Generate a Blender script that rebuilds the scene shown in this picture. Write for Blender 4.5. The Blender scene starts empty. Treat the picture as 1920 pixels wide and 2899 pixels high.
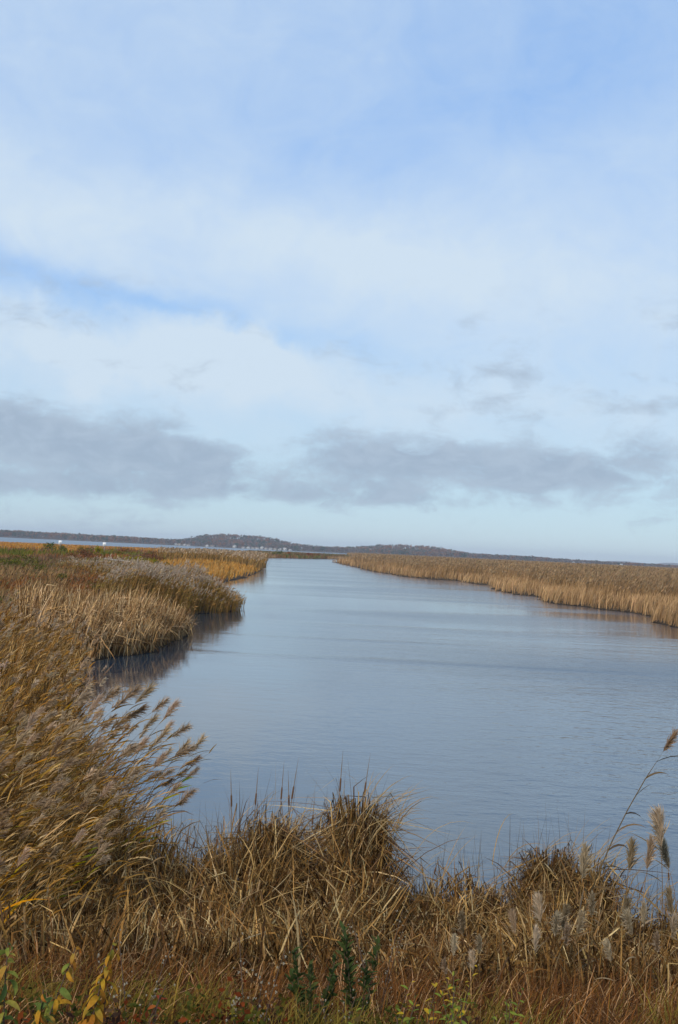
import bpy, math, random
import numpy as np
from mathutils import Vector, Matrix

rng = np.random.default_rng(11)
random.seed(11)
PI = math.pi
scene = bpy.context.scene
COL = scene.collection

# ------------------------------------------------------------------ camera
EYE = 4.5
cam_d = bpy.data.cameras.new('camera')
cam_d.sensor_fit = 'HORIZONTAL'
cam_d.sensor_width = 15.6
cam_d.lens = 24.375
cam_d.clip_start = 0.1
cam_d.clip_end = 30000
cam = bpy.data.objects.new('camera', cam_d)
COL.objects.link(cam)
cam.matrix_world = (Matrix.Translation((0, 0, EYE)) @ Matrix.Rotation(PI / 2 + math.radians(2.107), 4, 'X')
                    @ Matrix.Rotation(math.radians(2.691), 4, 'Z'))
scene.camera = cam

# ------------------------------------------------------------------ view
scene.view_settings.view_transform = 'Standard'
scene.view_settings.look = 'None'
scene.view_settings.exposure = 0.0
scene.view_settings.gamma = 1.0
scene.view_settings.use_curve_mapping = False
scene.render.engine = 'CYCLES'
scene.cycles.max_bounces = 6
scene.cycles.diffuse_bounces = 1
scene.cycles.glossy_bounces = 3
scene.cycles.transmission_bounces = 4
scene.cycles.volume_bounces = 0
scene.cycles.use_denoising = True
scene.cycles.denoising_prefilter = 'ACCURATE'
scene.cycles.denoising_input_passes = 'RGB_ALBEDO_NORMAL'
scene.cycles.caustics_reflective = False
scene.cycles.caustics_refractive = False

# ------------------------------------------------------------------ sky
SUN_EL, SUN_AZ = math.radians(33), math.radians(205)     # azimuth clockwise from +Y: behind the viewer, a little left
world = bpy.data.worlds.new('World')
scene.world = world
world.use_nodes = True
nt = world.node_tree
nt.nodes.clear()


class NT:
    """small helper for writing node maths"""
    def __init__(s, tree): s.t = tree
    def n(s, kind, **kw):
        x = s.t.nodes.new(kind)
        for k, v in kw.items(): setattr(x, k, v)
        return x
    def put(s, sock, v):
        if isinstance(v, bpy.types.NodeSocket): s.t.links.new(v, sock)
        elif v is not None: sock.default_value = v
    def m(s, op, a, b=None, c=None, clamp=False):
        x = s.n('ShaderNodeMath', operation=op, use_clamp=clamp)
        s.put(x.inputs[0], a); s.put(x.inputs[1], b); s.put(x.inputs[2], c)
        return x.outputs[0]
    def rng(s, v, a, b, c=0.0, d=1.0, smooth=True):
        x = s.n('ShaderNodeMapRange', interpolation_type='SMOOTHSTEP' if smooth else 'LINEAR', clamp=True)
        for i, q in enumerate((v, a, b, c, d)): s.put(x.inputs[i], q)
        return x.outputs[0]
    def mix(s, f, a, b, blend='MIX'):
        x = s.n('ShaderNodeMix', data_type='RGBA', blend_type=blend)
        s.put(x.inputs[0], f); s.put(x.inputs[6], a); s.put(x.inputs[7], b)
        return x.outputs[2]
    def noise(s, vec, scale, detail=4, rough=0.55, dist=0.0, lac=2.0):
        x = s.n('ShaderNodeTexNoise', noise_dimensions='3D')
        s.put(x.inputs['Vector'], vec)
        x.inputs['Scale'].default_value = scale; x.inputs['Detail'].default_value = detail
        x.inputs['Roughness'].default_value = rough; x.inputs['Distortion'].default_value = dist
        x.inputs['Lacunarity'].default_value = lac
        return x.outputs['Fac']
    def xyz(s, x, y, z):
        q = s.n('ShaderNodeCombineXYZ'); s.put(q.inputs[0], x); s.put(q.inputs[1], y); s.put(q.inputs[2], z)
        return q.outputs[0]


W = NT(nt)
tc = W.n('ShaderNodeTexCoord')
sep = W.n('ShaderNodeSeparateXYZ')
nt.links.new(tc.outputs['Generated'], sep.inputs[0])
dx, dy, dz = sep.outputs
sky = W.n('ShaderNodeTexSky', sky_type='NISHITA', sun_disc=False)
sky.sun_elevation = SUN_EL
sky.sun_rotation = SUN_AZ
sky.altitude = 0
sky.air_density = 1.0
sky.dust_density = 0.0
sky.ozone_density = 3.0


def lin(r, g, b, k=1 / 0.15):
    f = lambda v: ((v / 255 + .055) / 1.055) ** 2.4 if v > 10 else v / 255 / 12.92
    return (f(r) * k, f(g) * k, f(b) * k, 1)


front = W.rng(dy, 0.0, 0.4)
wob = W.m('MULTIPLY', W.m('SUBTRACT', W.noise(W.xyz(dx, dy, dz), 7.0, 4, 0.55), 0.5), 0.10)
wob2 = W.m('MULTIPLY', W.m('SUBTRACT', W.noise(W.xyz(dx, W.m('ADD', dy, 5.3), dz), 11.0, 5, 0.6), 0.5), 0.075)


def blob(c, s, ang=0.0, warpk=1.0):
    """soft cloud bank or gap centred on a direction of the sky"""
    a = W.m('SUBTRACT', W.m('ADD', dx, W.m('MULTIPLY', wob, warpk)), c[0])
    b = W.m('SUBTRACT', W.m('ADD', dz, W.m('MULTIPLY', wob2, warpk)), c[1])
    ca, sa = math.cos(ang), math.sin(ang)
    u = W.m('DIVIDE', W.m('ADD', W.m('MULTIPLY', a, ca), W.m('MULTIPLY', b, sa)), s[0])
    v = W.m('DIVIDE', W.m('SUBTRACT', W.m('MULTIPLY', b, ca), W.m('MULTIPLY', a, sa)), s[1])
    r2 = W.m('ADD', W.m('MULTIPLY', u, u), W.m('MULTIPLY', v, v))
    return W.m('MULTIPLY', W.m('EXPONENT', W.m('MULTIPLY', r2, -1.0)), front)


def total(items):
    t = None
    for k, *b in items:
        q = W.m('MULTIPLY', blob(*b), k)
        t = q if t is None else W.m('ADD', t, q)
    return t


# thin white veil high up
n1 = W.noise(W.xyz(W.m('MULTIPLY', dx, 0.8), dy, W.m('MULTIPLY', dz, 1.3)), 4.2, 5, 0.52, 0.5)
n2 = W.noise(W.xyz(dx, W.m('ADD', dy, 3.0), W.m('MULTIPLY', dz, 1.5)), 15.0, 8, 0.64, 0.6)
veil = W.m('ADD', W.m('MULTIPLY', W.m('SUBTRACT', n1, 0.5), 0.72), W.m('MULTIPLY', W.m('SUBTRACT', n2, 0.5), 0.62))
veil = W.m('ADD', veil, 0.60)
veil = W.m('ADD', veil, W.rng(dz, 0.26, 0.60, 0.0, -0.22))
veil = W.m('ADD', veil, total([
    (-0.45, (-0.285, 0.228), (0.13, 0.015), -0.08, 0.8), (-0.34, (-0.130, 0.212), (0.12, 0.012), -0.16, 0.9),
    (-0.24, (0.000, 0.188), (0.10, 0.014), -0.16, 0.6),
    (-0.18, (-0.034, 0.366), (0.10, 0.03), -0.1), (-0.38, (0.165, 0.414), (0.15, 0.06), 0.15),
    (0.42, (0.02, 0.266), (0.30, 0.040), -0.07), (0.46, (-0.235, 0.174), (0.16, 0.026), -0.07, 1.8),
    (0.44, (-0.087, 0.186), (0.06, 0.020), -0.05, 1.8), (0.26, (0.02, 0.152), (0.30, 0.03), -0.08, 0.6),
    (0.25, (-0.29, 0.29), (0.09, 0.05))]))
veil = W.m('MULTIPLY', W.rng(veil, 0.0, 1.0, 0.0, 1.0, False), W.rng(dz, 0.02, 0.13, 0.30, 1.0))
base = W.mix(W.rng(dz, 0.02, 0.26, 0.80, 0.74), sky.outputs[0], W.mix(W.rng(dz, 0.04, 0.30), lin(168, 204, 226), lin(155, 196, 250)))
col = W.mix(W.m('MULTIPLY', veil, 0.95), base, lin(211, 228, 243))
# low grey bank
gv = W.xyz(dx, W.m('MULTIPLY', dz, 2.0), dy)
n3 = W.noise(gv, 10.0, 7, 0.62, 0.3)
n4 = W.noise(gv, 27.0, 8, 0.66, 0.5)
band = W.m('MULTIPLY', W.rng(dz, 0.025, 0.06), W.rng(dz, 0.14, 0.09))
g = W.m('ADD', W.m('MULTIPLY', W.m('SUBTRACT', n3, 0.5), 1.9), W.m('MULTIPLY', W.m('SUBTRACT', n4, 0.5), 1.25))
g = W.m('ADD', g, W.m('MULTIPLY', band, 0.16))
g = W.m('ADD', g, total([
    (0.80, (-0.275, 0.094), (0.13, 0.030), -0.10, 0.3), (0.62, (-0.160, 0.078), (0.10, 0.018), -0.03, 0.3),
    (0.76, (0.175, 0.084), (0.15, 0.021), 0.0, 0.3), (0.58, (0.02, 0.093), (0.065, 0.017), 0.0, 0.3),
    (0.40, (0.118, 0.220), (0.022, 0.009), 0.45, 0.2), (0.26, (0.117, 0.140), (0.04, 0.010), 0.1, 0.2),
    (0.27, (0.134, 0.173), (0.024, 0.008), 0.4, 0.2), (0.25, (0.165, 0.170), (0.02, 0.008), 0.2, 0.2),
    (0.26, (0.295, 0.146), (0.03, 0.010), 0.2, 0.2), (0.46, (-0.02, 0.050), (0.18, 0.014), 0.0, 0.3),
    (0.50, (-0.27, 0.048), (0.12, 0.012), 0.0, 0.3), (-0.55, (-0.068, 0.092), (0.030, 0.03), 0.0, 0.3)]))
g = W.m('MULTIPLY', W.rng(g, 0.08, 0.80), W.rng(dz, 0.27, 0.20))
gcol = W.mix(W.rng(n4, 0.35, 0.7), lin(156, 174, 196), lin(173, 190, 209))
col = W.mix(W.m('MULTIPLY', g, 0.84), col, gcol)
bg = W.n('ShaderNodeBackground')
nt.links.new(col, bg.inputs['Color'])
bg.inputs['Strength'].default_value = 0.15
wo = W.n('ShaderNodeOutputWorld')
nt.links.new(bg.outputs[0], wo.inputs['Surface'])

sun_d = bpy.data.lights.new('sun', 'SUN')
sun_d.energy = 2.7
sun_d.angle = math.radians(7)
sun_d.color = (1.0, 0.90, 0.76)
sun = bpy.data.objects.new('sun', sun_d)
COL.objects.link(sun)
sdir = Vector((math.sin(SUN_AZ) * math.cos(SUN_EL), math.cos(SUN_AZ) * math.cos(SUN_EL), math.sin(SUN_EL)))
sun.rotation_euler = sdir.to_track_quat('Z', 'Y').to_euler()
sun.location = (0, -20, 30)


# ------------------------------------------------------------------ object helpers
def tag(o, label=None, cat=None, group=None, kind=None):
    if label: o['label'] = label
    if cat: o['category'] = cat
    if group: o['group'] = group
    if kind: o['kind'] = kind
    return o


def empty(name, loc=(0, 0, 0), rz=0.0, s=1.0):
    o = bpy.data.objects.new(name, None)
    o.empty_display_size = 0.2
    o.location = loc; o.rotation_euler = (0, 0, rz); o.scale = (s, s, s)
    COL.objects.link(o)
    return o


def link(name, mesh, parent=None, loc=None, rot=None, s=None):
    o = bpy.data.objects.new(name, mesh)
    COL.objects.link(o)
    if parent is not None: o.parent = parent
    if loc is not None: o.location = loc
    if rot is not None: o.rotation_euler = rot
    if s is not None: o.scale = (s, s, s) if np.isscalar(s) else s
    return o


class Acc:
    """collects vertices, quads, triangles and a colour per vertex; build() turns them into one mesh"""
    def __init__(s): s.V, s.Q, s.T, s.C, s.n = [], [], [], [], 0
    def add(s, V, Q, T, C):
        V = np.asarray(V, np.float32).reshape(-1, 3)
        C = np.broadcast_to(np.asarray(C, np.float32), (len(V), 3))
        if Q is not None and len(Q): s.Q.append(np.asarray(Q, np.int64) + s.n)
        if T is not None and len(T): s.T.append(np.asarray(T, np.int64) + s.n)
        s.V.append(V); s.C.append(C); s.n += len(V)
    def mesh(s, name, mat, smooth=False):
        V = np.concatenate(s.V); C = np.concatenate(s.C)
        Q = np.concatenate(s.Q) if s.Q else np.zeros((0, 4), np.int64)
        T = np.concatenate(s.T) if s.T else np.zeros((0, 3), np.int64)
        me = bpy.data.meshes.new(name)
        me.vertices.add(len(V)); me.vertices.foreach_set('co', V.ravel())
        li = np.concatenate([Q.ravel(), T.ravel()]).astype(np.int32)
        me.loops.add(len(li)); me.loops.foreach_set('vertex_index', li)
        ls = np.concatenate([np.arange(len(Q)) * 4, len(Q) * 4 + np.arange(len(T)) * 3]).astype(np.int32)
        me.polygons.add(len(ls)); me.polygons.foreach_set('loop_start', ls)
        if smooth: me.polygons.foreach_set('use_smooth', np.ones(len(ls), bool))
        a = me.attributes.new('col', 'FLOAT_COLOR', 'POINT')
        a.data.foreach_set('color', np.c_[C, np.ones(len(C), np.float32)].astype(np.float32).ravel())
        me.materials.append(mat)
        me.update(calc_edges=True)
        return me


def blades(acc, base, L, Wd, phi, th0, bend, nseg=4, c0=(.3, .2, .1), c1=None, kink=None, kang=0.0, kphi=0.0,
           prof=None, wphi=None, power=1.3, tilt=0.0):
    """many curved, tapering ribbons: direction phi, lean th0 at the foot, further bend towards the tip, optional snapped kink"""
    base = np.asarray(base, float); N = len(base)
    if N == 0: return
    f = lambda a: np.broadcast_to(np.asarray(a, float), (N,))
    L, Wd, phi, th0, bend = map(f, (L, Wd, phi, th0, bend))
    t = (np.arange(nseg) + 0.5) / nseg
    th = th0[:, None] + bend[:, None] * t[None] ** power
    ph = np.repeat(phi[:, None], nseg, 1)
    if kink is not None:
        after = t[None] > f(kink)[:, None]
        th = th + after * f(kang)[:, None]
        ph = ph + after * f(kphi)[:, None]
    sl = (L / nseg)[:, None]
    d = np.stack([np.sin(th) * np.cos(ph), np.sin(th) * np.sin(ph), np.cos(th)], -1) * sl[..., None]
    P = np.concatenate([base[:, None, :], base[:, None, :] + np.cumsum(d, 1)], 1)
    wp = phi + PI / 2 + rng.normal(0, 0.7, N) if wphi is None else f(wphi)
    tl = f(tilt); S = np.stack([np.cos(wp) * np.cos(tl), np.sin(wp) * np.cos(tl), np.sin(tl)], -1)
    if prof is None: prof = 1.0 - 0.85 * (np.arange(nseg + 1) / nseg) ** 2.2
    w = 0.5 * Wd[:, None] * np.asarray(prof)[None, :nseg]
    A = P[:, :nseg] - S[:, None] * w[..., None]
    B = P[:, :nseg] + S[:, None] * w[..., None]
    V = np.concatenate([np.stack([A, B], 2).reshape(N, 2 * nseg, 3), P[:, nseg:]], 1)
    nv = 2 * nseg + 1
    off = (np.arange(N) * nv)[:, None]
    q = np.array([[2 * j, 2 * j + 1, 2 * j + 3, 2 * j + 2] for j in range(nseg - 1)]).reshape(-1, 4)
    Q = (off[:, :, None] + q[None]).reshape(-1, 4)
    T = off + np.array([[2 * nseg - 2, 2 * nseg - 1, 2 * nseg]])
    c0 = np.broadcast_to(np.asarray(c0, float), (N, 3))
    c1 = c0 if c1 is None else np.broadcast_to(np.asarray(c1, float), (N, 3))
    k = np.concatenate([np.repeat(np.arange(nseg) / nseg, 2), [1.0]])[None, :, None]
    C = c0[:, None] * (1 - k) + c1[:, None] * k
    acc.add(V.reshape(-1, 3), Q, T, C.reshape(-1, 3))
    return P


SAT, DEPTH = 1.20, 0.80


def pick(pal, n, jit=0.16):
    """n colours drawn from a palette with individual variation"""
    pal = np.asarray(pal, float)
    lum = pal.mean(1, keepdims=True)
    pal = np.clip(lum + (pal - lum) * SAT, .006, .8) * DEPTH      # deep autumn tones
    c = pal[rng.integers(0, len(pal), n)]
    return np.clip(c * np.exp(rng.normal(0, jit, (n, 1))) * np.exp(rng.normal(0, 0.022, (n, 3))), 0.005, 0.9)


def hsh(i, j, s):
    v = np.sin(i * 127.1 + j * 311.7 + s * 74.7) * 43758.5453
    return v - np.floor(v)


def vn(x, y, s=0):
    """smooth value noise, 0..1"""
    x = np.asarray(x, float); y = np.asarray(y, float)
    i, j = np.floor(x), np.floor(y); u, v = x - i, y - j
    u = u * u * (3 - 2 * u); v = v * v * (3 - 2 * v)
    return ((hsh(i, j, s) * (1 - u) + hsh(i + 1, j, s) * u) * (1 - v) + (hsh(i, j + 1, s) * (1 - u) + hsh(i + 1, j + 1, s) * u) * v)


def fbm(x, y, s=0):
    return (vn(x, y, s) + 0.5 * vn(x * 2.1, y * 2.1, s + 1) + 0.25 * vn(x * 4.3, y * 4.3, s + 2)) / 1.75


def tuss(x, y, c, s):
    """tussock pattern: brightness factor, lean direction and height factor shared by the blades of one tussock"""
    u = x / c + .9 * vn(x / c * .7, y / c * .7, s); v = y / c + .9 * vn(x / c * .7 + 9, y / c * .7, s + 1)
    i, j = np.floor(u), np.floor(v)
    r = np.hypot(u - i - .5, v - j - .5)
    return .70 + .6 * hsh(i, j, s + 2), 2 * PI * hsh(i, j, s + 3), (.78 + .36 * hsh(i, j, s + 4)) * (1.06 - .28 * r)


# ------------------------------------------------------------------ materials
def plant_mat(name, trans=0.28, grain=60.0, amp=0.25):
    m = bpy.data.materials.new(name); m.use_nodes = True
    t = m.node_tree; t.nodes.clear(); N = NT(t)
    at = N.n('ShaderNodeAttribute', attribute_name='col')
    geo = N.n('ShaderNodeNewGeometry')
    ns = N.noise(geo.outputs['Position'], grain, 2, 0.5)
    k = N.rng(ns, 0.25, 0.75, 1 - amp, 1 + amp, False)
    c = N.mix(1.0, at.outputs['Color'], N.xyz(k, k, k), 'MULTIPLY')
    d = N.n('ShaderNodeBsdfDiffuse'); N.put(d.inputs['Color'], c)
    tr = N.n('ShaderNodeBsdfTranslucent'); N.put(tr.inputs['Color'], c)
    mx = N.n('ShaderNodeMixShader'); mx.inputs[0].default_value = trans
    t.links.new(d.outputs[0], mx.inputs[1]); t.links.new(tr.outputs[0], mx.inputs[2])
    o = N.n('ShaderNodeOutputMaterial'); t.links.new(mx.outputs[0], o.inputs[0])
    return m


def solid_mat(name, col, rough=0.7, var=0.12, scale=8.0):
    m = bpy.data.materials.new(name); m.use_nodes = True
    t = m.node_tree; N = NT(t)
    b = t.nodes['Principled BSDF']
    tcx = N.n('ShaderNodeTexCoord')
    ns = N.noise(tcx.outputs['Object'], scale, 5, 0.6)
    k = N.rng(ns, 0.25, 0.75, 1 - var, 1 + var, False)
    N.put(b.inputs['Base Color'], N.mix(1.0, (*col, 1), N.xyz(k, k, k), 'MULTIPLY'))
    b.inputs['Roughness'].default_value = rough
    b.inputs['Specular IOR Level'].default_value = 0.3
    return m


M_BLADE = plant_mat('dry_blade', 0.12)
M_LEAF = plant_mat('living_leaf', 0.35, 90.0, 0.2)
M_PLUME = plant_mat('seed_plume', 0.40, 120.0, 0.2)
M_WOOD = plant_mat('woodland', 0.15, 0.3, 0.25)
M_STEM = solid_mat('woody_stem', (0.10, 0.065, 0.045), 0.8)
M_SPIKE = solid_mat('cattail_spike', (0.13, 0.068, 0.036), 0.95, 0.3, 60)
M_STALK = solid_mat('cattail_stalk', (0.20, 0.13, 0.07), 0.8)
M_SIGN = solid_mat('white_sign', (0.80, 0.81, 0.80), 0.5, 0.04)
M_POST = solid_mat('weathered_post', (0.30, 0.28, 0.25), 0.85, 0.2)
M_LOG = solid_mat('driftwood', (0.33, 0.30, 0.27), 0.9, 0.3)
M_SIDING = [solid_mat('white_siding', (0.52, 0.52, 0.51), 0.6, 0.05, 0.5), solid_mat('cream_siding', (0.46, 0.43, 0.37), 0.6, 0.05, 0.5),
            solid_mat('grey_siding', (0.34, 0.36, 0.38), 0.6, 0.05, 0.5)]
M_ROOF = [solid_mat('grey_shingle', (0.16, 0.16, 0.17), 0.9, 0.15, 0.6), solid_mat('brown_shingle', (0.20, 0.14, 0.11), 0.9, 0.15, 0.6)]
M_GLASS = solid_mat('dark_window', (0.05, 0.06, 0.08), 0.1, 0.1)

# ------------------------------------------------------------------ shape of the land
CREEK = np.array([
    (-1.55, 412.19), (4.94, 314.02), (8.23, 260.87), (11.98, 226.08), (13.91, 208.45), (22.22, 195.31), (22.91, 183.55), (25.56, 176.08),
    (22.76, 150.39), (22.57, 136.65), (24.13, 131.98), (24.79, 126.78), (23.52, 118.4), (23.05, 111.66), (25.39, 106.76), (27.5, 99.34),
    (28.1, 91.53), (25.2, 83.6), (24.9, 80.8), (27.5, 76), (36, 70), (60, 50), (90, 20), (60, 9), (25, 11.5), (9, 12.6), (5.5, 12.7), (3.4, 12.9), (1.2, 13.6),
    (-1.2, 14.2), (-2.3, 14.9), (-3.8, 17.5), (-5.4, 22.25), (-6.6, 27.15), (-8.0, 32.81), (-9.6, 37.8), (-8.4, 41.2),
    (-7.26, 43.02), (-7.22, 48.14), (-7.16, 51.74), (-9.05, 61.23), (-9.46, 68.44), (-8.05, 69.95), (-6.95, 73.46), (-9.58, 93.47), (-13.71, 125.61),
    (-13.78, 164.76), (-13.74, 192.18), (-16.97, 245.75), (-24.0, 346.24), (-30.01, 458.28), (-24.72, 483.15), (-15.82, 507.03), (-2.58, 565.46),
    (30, 620), (40, 600), (10, 500)])
BAY = np.array([(-2500, 500), (-600, 640), (-213.96, 672.79), (-190.25, 709.82), (-158.5, 726.98), (-130, 835.03), (-83.17, 860), (-43.32, 1021.46), (4.92, 1386.05),
                (150, 1700), (400, 2190), (100, 2215), (-300, 2190), (-700, 2212), (-1300, 2230), (-2500, 2300)])
PANS = [((-105.0, 385.0), (2.9, 19.0), 0.26), ((-138.0, 610.0), (7.0, 34.0), 0.2), ((-126.0, 398.0), (2.6, 17.0), 0.3),
        ((-80.0, 600.0), (5.0, 26.0), 0.14)]


def sdist(poly, x, y):
    """signed distance to a closed polygon, negative inside"""
    x = np.asarray(x, float); y = np.asarray(y, float)
    best = np.full(x.shape, 1e18); ins = np.zeros(x.shape, bool)
    for (ax, ay), (bx, by) in zip(poly, np.roll(poly, -1, 0)):
        ex, ey = bx - ax, by - ay
        t = np.clip(((x - ax) * ex + (y - ay) * ey) / (ex * ex + ey * ey), 0, 1)
        best = np.minimum(best, (x - ax - t * ex) ** 2 + (y - ay - t * ey) ** 2)
        if ey != 0:
            ins ^= ((ay > y) != (by > y)) & (x < (bx - ax) * (y - ay) / ey + ax)
    s = np.sqrt(best)
    return np.where(ins, -s, s)


def creek(x, y):
    r = np.hypot(x, y)
    return sdist(CREEK, x, y) + (fbm(np.asarray(x) * 0.9, np.asarray(y) * 0.9, 3) - 0.5) * np.clip(r / 45, 0.3, 3.6)


HILL_T = np.array([-1.5, -0.8, -.3187, -.3018, -.2847, -.2557, -.2337, -.208, -.1853, -.1605, -.1469, -.1377, -.1259, -.1126, -.0963, -.0749, -.0578, -.0514, -.0342,
                   -.0215, -.0068, .0085, .0211, .038, .048, .0599, .0726, .0886, .1024, .1162, .1289, .146, .1673, .1816, .2084, .2354, .2621, .2801, .2978, .3218, .5, 1.5])
HILL_Z = np.array([18, 17, 17.4, 19, 17.3, 17.9, 16.6, 17.0, 16.0, 14.0, 16.8, 21.6, 30.5, 34.5, 35.0, 33.5, 29.2, 24.1, 18.2, 15.0, 14.3, 16.7, 19.6, 25.3, 27.9,
                   29.2, 29.0, 28.2, 23.8, 18.6, 14.8, 14.0, 14.5, 13.7, 11.5, 10.6, 9.4, 9.3, 8.9, 8.2, 10, 14])


def ground_z(x, y):
    x = np.asarray(x, float); y = np.asarray(y, float)
    r = np.hypot(x, y); s = creek(x, y)
    land = 0.32 * (1 - np.exp(-np.clip(s, 0, None) / 1.2)) + 0.02
    left = np.clip((-x - 11) / 14, 0, 1) * np.clip((y - 45) / 30, 0, 1) * np.clip((300 - y) / 90, 0, 1)
    land = land + 0.9 * left * left * (3 - 2 * left)
    bank = np.interp(y, [-8, 1.5, 3, 4, 6, 8, 9.5, 11, 13], [2.95, 2.9, 2.5, 2.15, 1.58, 1.02, 0.60, 0.28, 0.0])
    bank = bank * np.where(y < 13, 1, 0)
    land = land * (1 - np.clip(bank * 2.5, 0, 1)) + bank + (fbm(x * 0.7, y * 0.7, 8) - 0.5) * 0.14 * np.clip(s, 0, 1)
    z = np.where(s > 0, land, np.clip(0.02 + s * 0.35, -1.2, 0.0))
    b = sdist(BAY, x, y)
    z = np.where(b < 0, np.clip(b * 0.05, -1.2, 0), np.minimum(z, 0.02 + np.clip(b, 0, 40) * 0.04 + np.where(b > 40, 3, 0)))
    for (px, py), (ax, ay), an in PANS:
        u = (x - px) * math.cos(an) + (y - py) * math.sin(an); v = -(x - px) * math.sin(an) + (y - py) * math.cos(an)
        e = (u / ax) ** 2 + (v / ay) ** 2
        z = np.where(e < 1, np.minimum(z, -0.25 * (1 - e)), z)
    tx = x / np.maximum(y, 1.0)
    top = np.interp(tx, HILL_T, HILL_Z)
    hill = np.clip((r - 2250) / 420, 0, 1); hill = hill * hill * (3 - 2 * hill)
    rise = np.clip(top - 12.5, 0, None) * hill * np.clip((4600 - r) / 1500, 0, 1)
    z = np.where((y > 1500) & (b > 0), np.maximum(z, 0.5) + rise * np.clip(b / 30, 0, 1), z)
    ridge = np.exp(-((r - 7200) / 500) ** 2) * np.interp(tx, [-1, .24, .255, .265, .275, .285, .30, .308, .318, .335, 1], [6, 6, 22, 26, 25, 20, 18, 27, 30, 24, 14])
    return z + ridge


# log-polar sheet around the viewpoint, finest inside the view
rad = np.concatenate([[0.0], np.geomspace(1.2, 9000, 330)])
az = np.unique(np.concatenate([np.arange(-180, -36, 6.0), np.arange(-36, 30, 0.30), np.arange(30, 180, 6.0)]))
azr = np.radians(az)
X = (rad[:, None] * np.sin(azr)[None]); Y = (rad[:, None] * np.cos(azr)[None])
Z = ground_z(X.ravel(), Y.ravel()).reshape(X.shape)
nr, na = X.shape
idx = np.arange(nr * na).reshape(nr, na)
nxt = np.roll(idx, -1, 1)
Q = np.stack([idx[:-1], nxt[:-1], nxt[1:], idx[1:]], -1).reshape(-1, 4)
gm = bpy.data.materials.new('marsh_soil'); gm.use_nodes = True
G = NT(gm.node_tree); gb = gm.node_tree.nodes['Principled BSDF']
gg = G.n('ShaderNodeNewGeometry')
ga = G.noise(gg.outputs['Position'], 1.3, 6, 0.65)
gl = G.noise(gg.outputs['Position'], 0.02, 5, 0.6)
gc = G.mix(G.rng(ga, 0.35, 0.65), (0.045, 0.030, 0.020, 1), (0.14, 0.095, 0.055, 1))
gs = G.n('ShaderNodeSeparateXYZ'); gm.node_tree.links.new(gg.outputs['Position'], gs.inputs[0])
wet = G.rng(gs.outputs[2], -0.05, 0.18)
gfar = G.mix(G.rng(gl, 0.35, 0.65), (0.17, 0.09, 0.03, 1), (0.26, 0.13, 0.035, 1))
gc = G.mix(G.m('MULTIPLY', G.rng(gs.outputs[1], 180, 420), G.rng(gs.outputs[0], 10.0, -40.0)), gc, gfar)
gw = G.mix(G.rng(gs.outputs[1], 1500, 2000), gc, (0.12, 0.085, 0.06, 1))
G.put(gb.inputs['Base Color'], G.mix(wet, (0.022, 0.016, 0.011, 1), gw))
gb.inputs['Roughness'].default_value = 1.0
gb.inputs['Specular IOR Level'].default_value = 0.05
acc = Acc(); acc.add(np.stack([X, Y, Z], -1), Q, None, (0.1, 0.07, 0.04))
ground = tag(link('ground', acc.mesh('ground', gm, True)), 'brown marsh ground running from the bank out to the low wooded hills', 'ground', kind='structure')

# ------------------------------------------------------------------ water
wm = bpy.data.materials.new('creek_water'); wm.use_nodes = True
T = NT(wm.node_tree); wb = wm.node_tree.nodes['Principled BSDF']
wg = T.n('ShaderNodeNewGeometry')
ws = T.n('ShaderNodeSeparateXYZ'); wm.node_tree.links.new(wg.outputs['Position'], ws.inputs[0])
wx, wy, _ = ws.outputs
gust = T.noise(T.xyz(T.m('MULTIPLY', wx, 0.30), wy, 0.0), 0.060, 4, 0.55, 0.4)
gust = T.m('ADD', T.m('MULTIPLY', T.m('SUBTRACT', T.rng(gust, 0.40, 0.66), 0.5), T.rng(wy, 60, 180, 1.0, 0.25)), 0.5)
lee = T.rng(T.m('ADD', wx, T.m('MULTIPLY', wy, 0.10)), -4.0, 14.0, 0.10, 1.0)
power0 = T.m('MULTIPLY', T.m('ADD', T.m('MULTIPLY', gust, 0.85), 0.22), lee)
def puff(cx_, cy_, sx_, sy_):      # a patch of wind on the water
    u = T.m('DIVIDE', T.m('SUBTRACT', wx, cx_), sx_); v = T.m('DIVIDE', T.m('SUBTRACT', wy, cy_), sy_)
    return T.m('EXPONENT', T.m('MULTIPLY', T.m('ADD', T.m('MULTIPLY', u, u), T.m('MULTIPLY', v, v)), -1.0))


power = T.m('ADD', power0, T.rng(wy, 560, 700, 0.0, 3.0))
for a_, b_ in ((1.5, puff(17, 41, 11, 9)), (0.9, puff(6, 44.5, 9, 0.9)), (0.6, puff(2, 54, 6, 0.8)), (0.6, puff(16, 24, 9, 5))):
    power = T.m('ADD', power, T.m('MULTIPLY', b_, a_))
r1 = T.noise(T.xyz(T.m('MULTIPLY', wx, 0.75), wy, 0.0), 2.6, 3, 0.55, 0.3)
r2 = T.noise(T.xyz(wx, wy, 4.0), 9.0, 2, 0.5)
r3 = T.noise(T.xyz(T.m('MULTIPLY', wx, 0.6), wy, 8.0), 1.1, 3, 0.5, 0.3)
h = T.m('ADD', T.m('ADD', T.m('MULTIPLY', r1, 0.030), T.m('MULTIPLY', r2, 0.010)), T.m('MULTIPLY', r3, 0.05))
bp = T.n('ShaderNodeBump'); bp.inputs['Distance'].default_value = 1.0; bp.inputs['Strength'].default_value = 1.0
T.put(bp.inputs['Height'], T.m('MULTIPLY', T.m('MULTIPLY', h, power), T.rng(wy, 25, 130, 1.0, 0.22)))
T.put(wb.inputs['Roughness'], T.m('ADD', T.m('MULTIPLY', T.m('MINIMUM', T.m('MULTIPLY', power, T.rng(wy, 12, 90, 0.35, 1.0)), 1.6), 0.17), 0.035))
wm.node_tree.links.new(bp.outputs[0], wb.inputs['Normal'])
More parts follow.
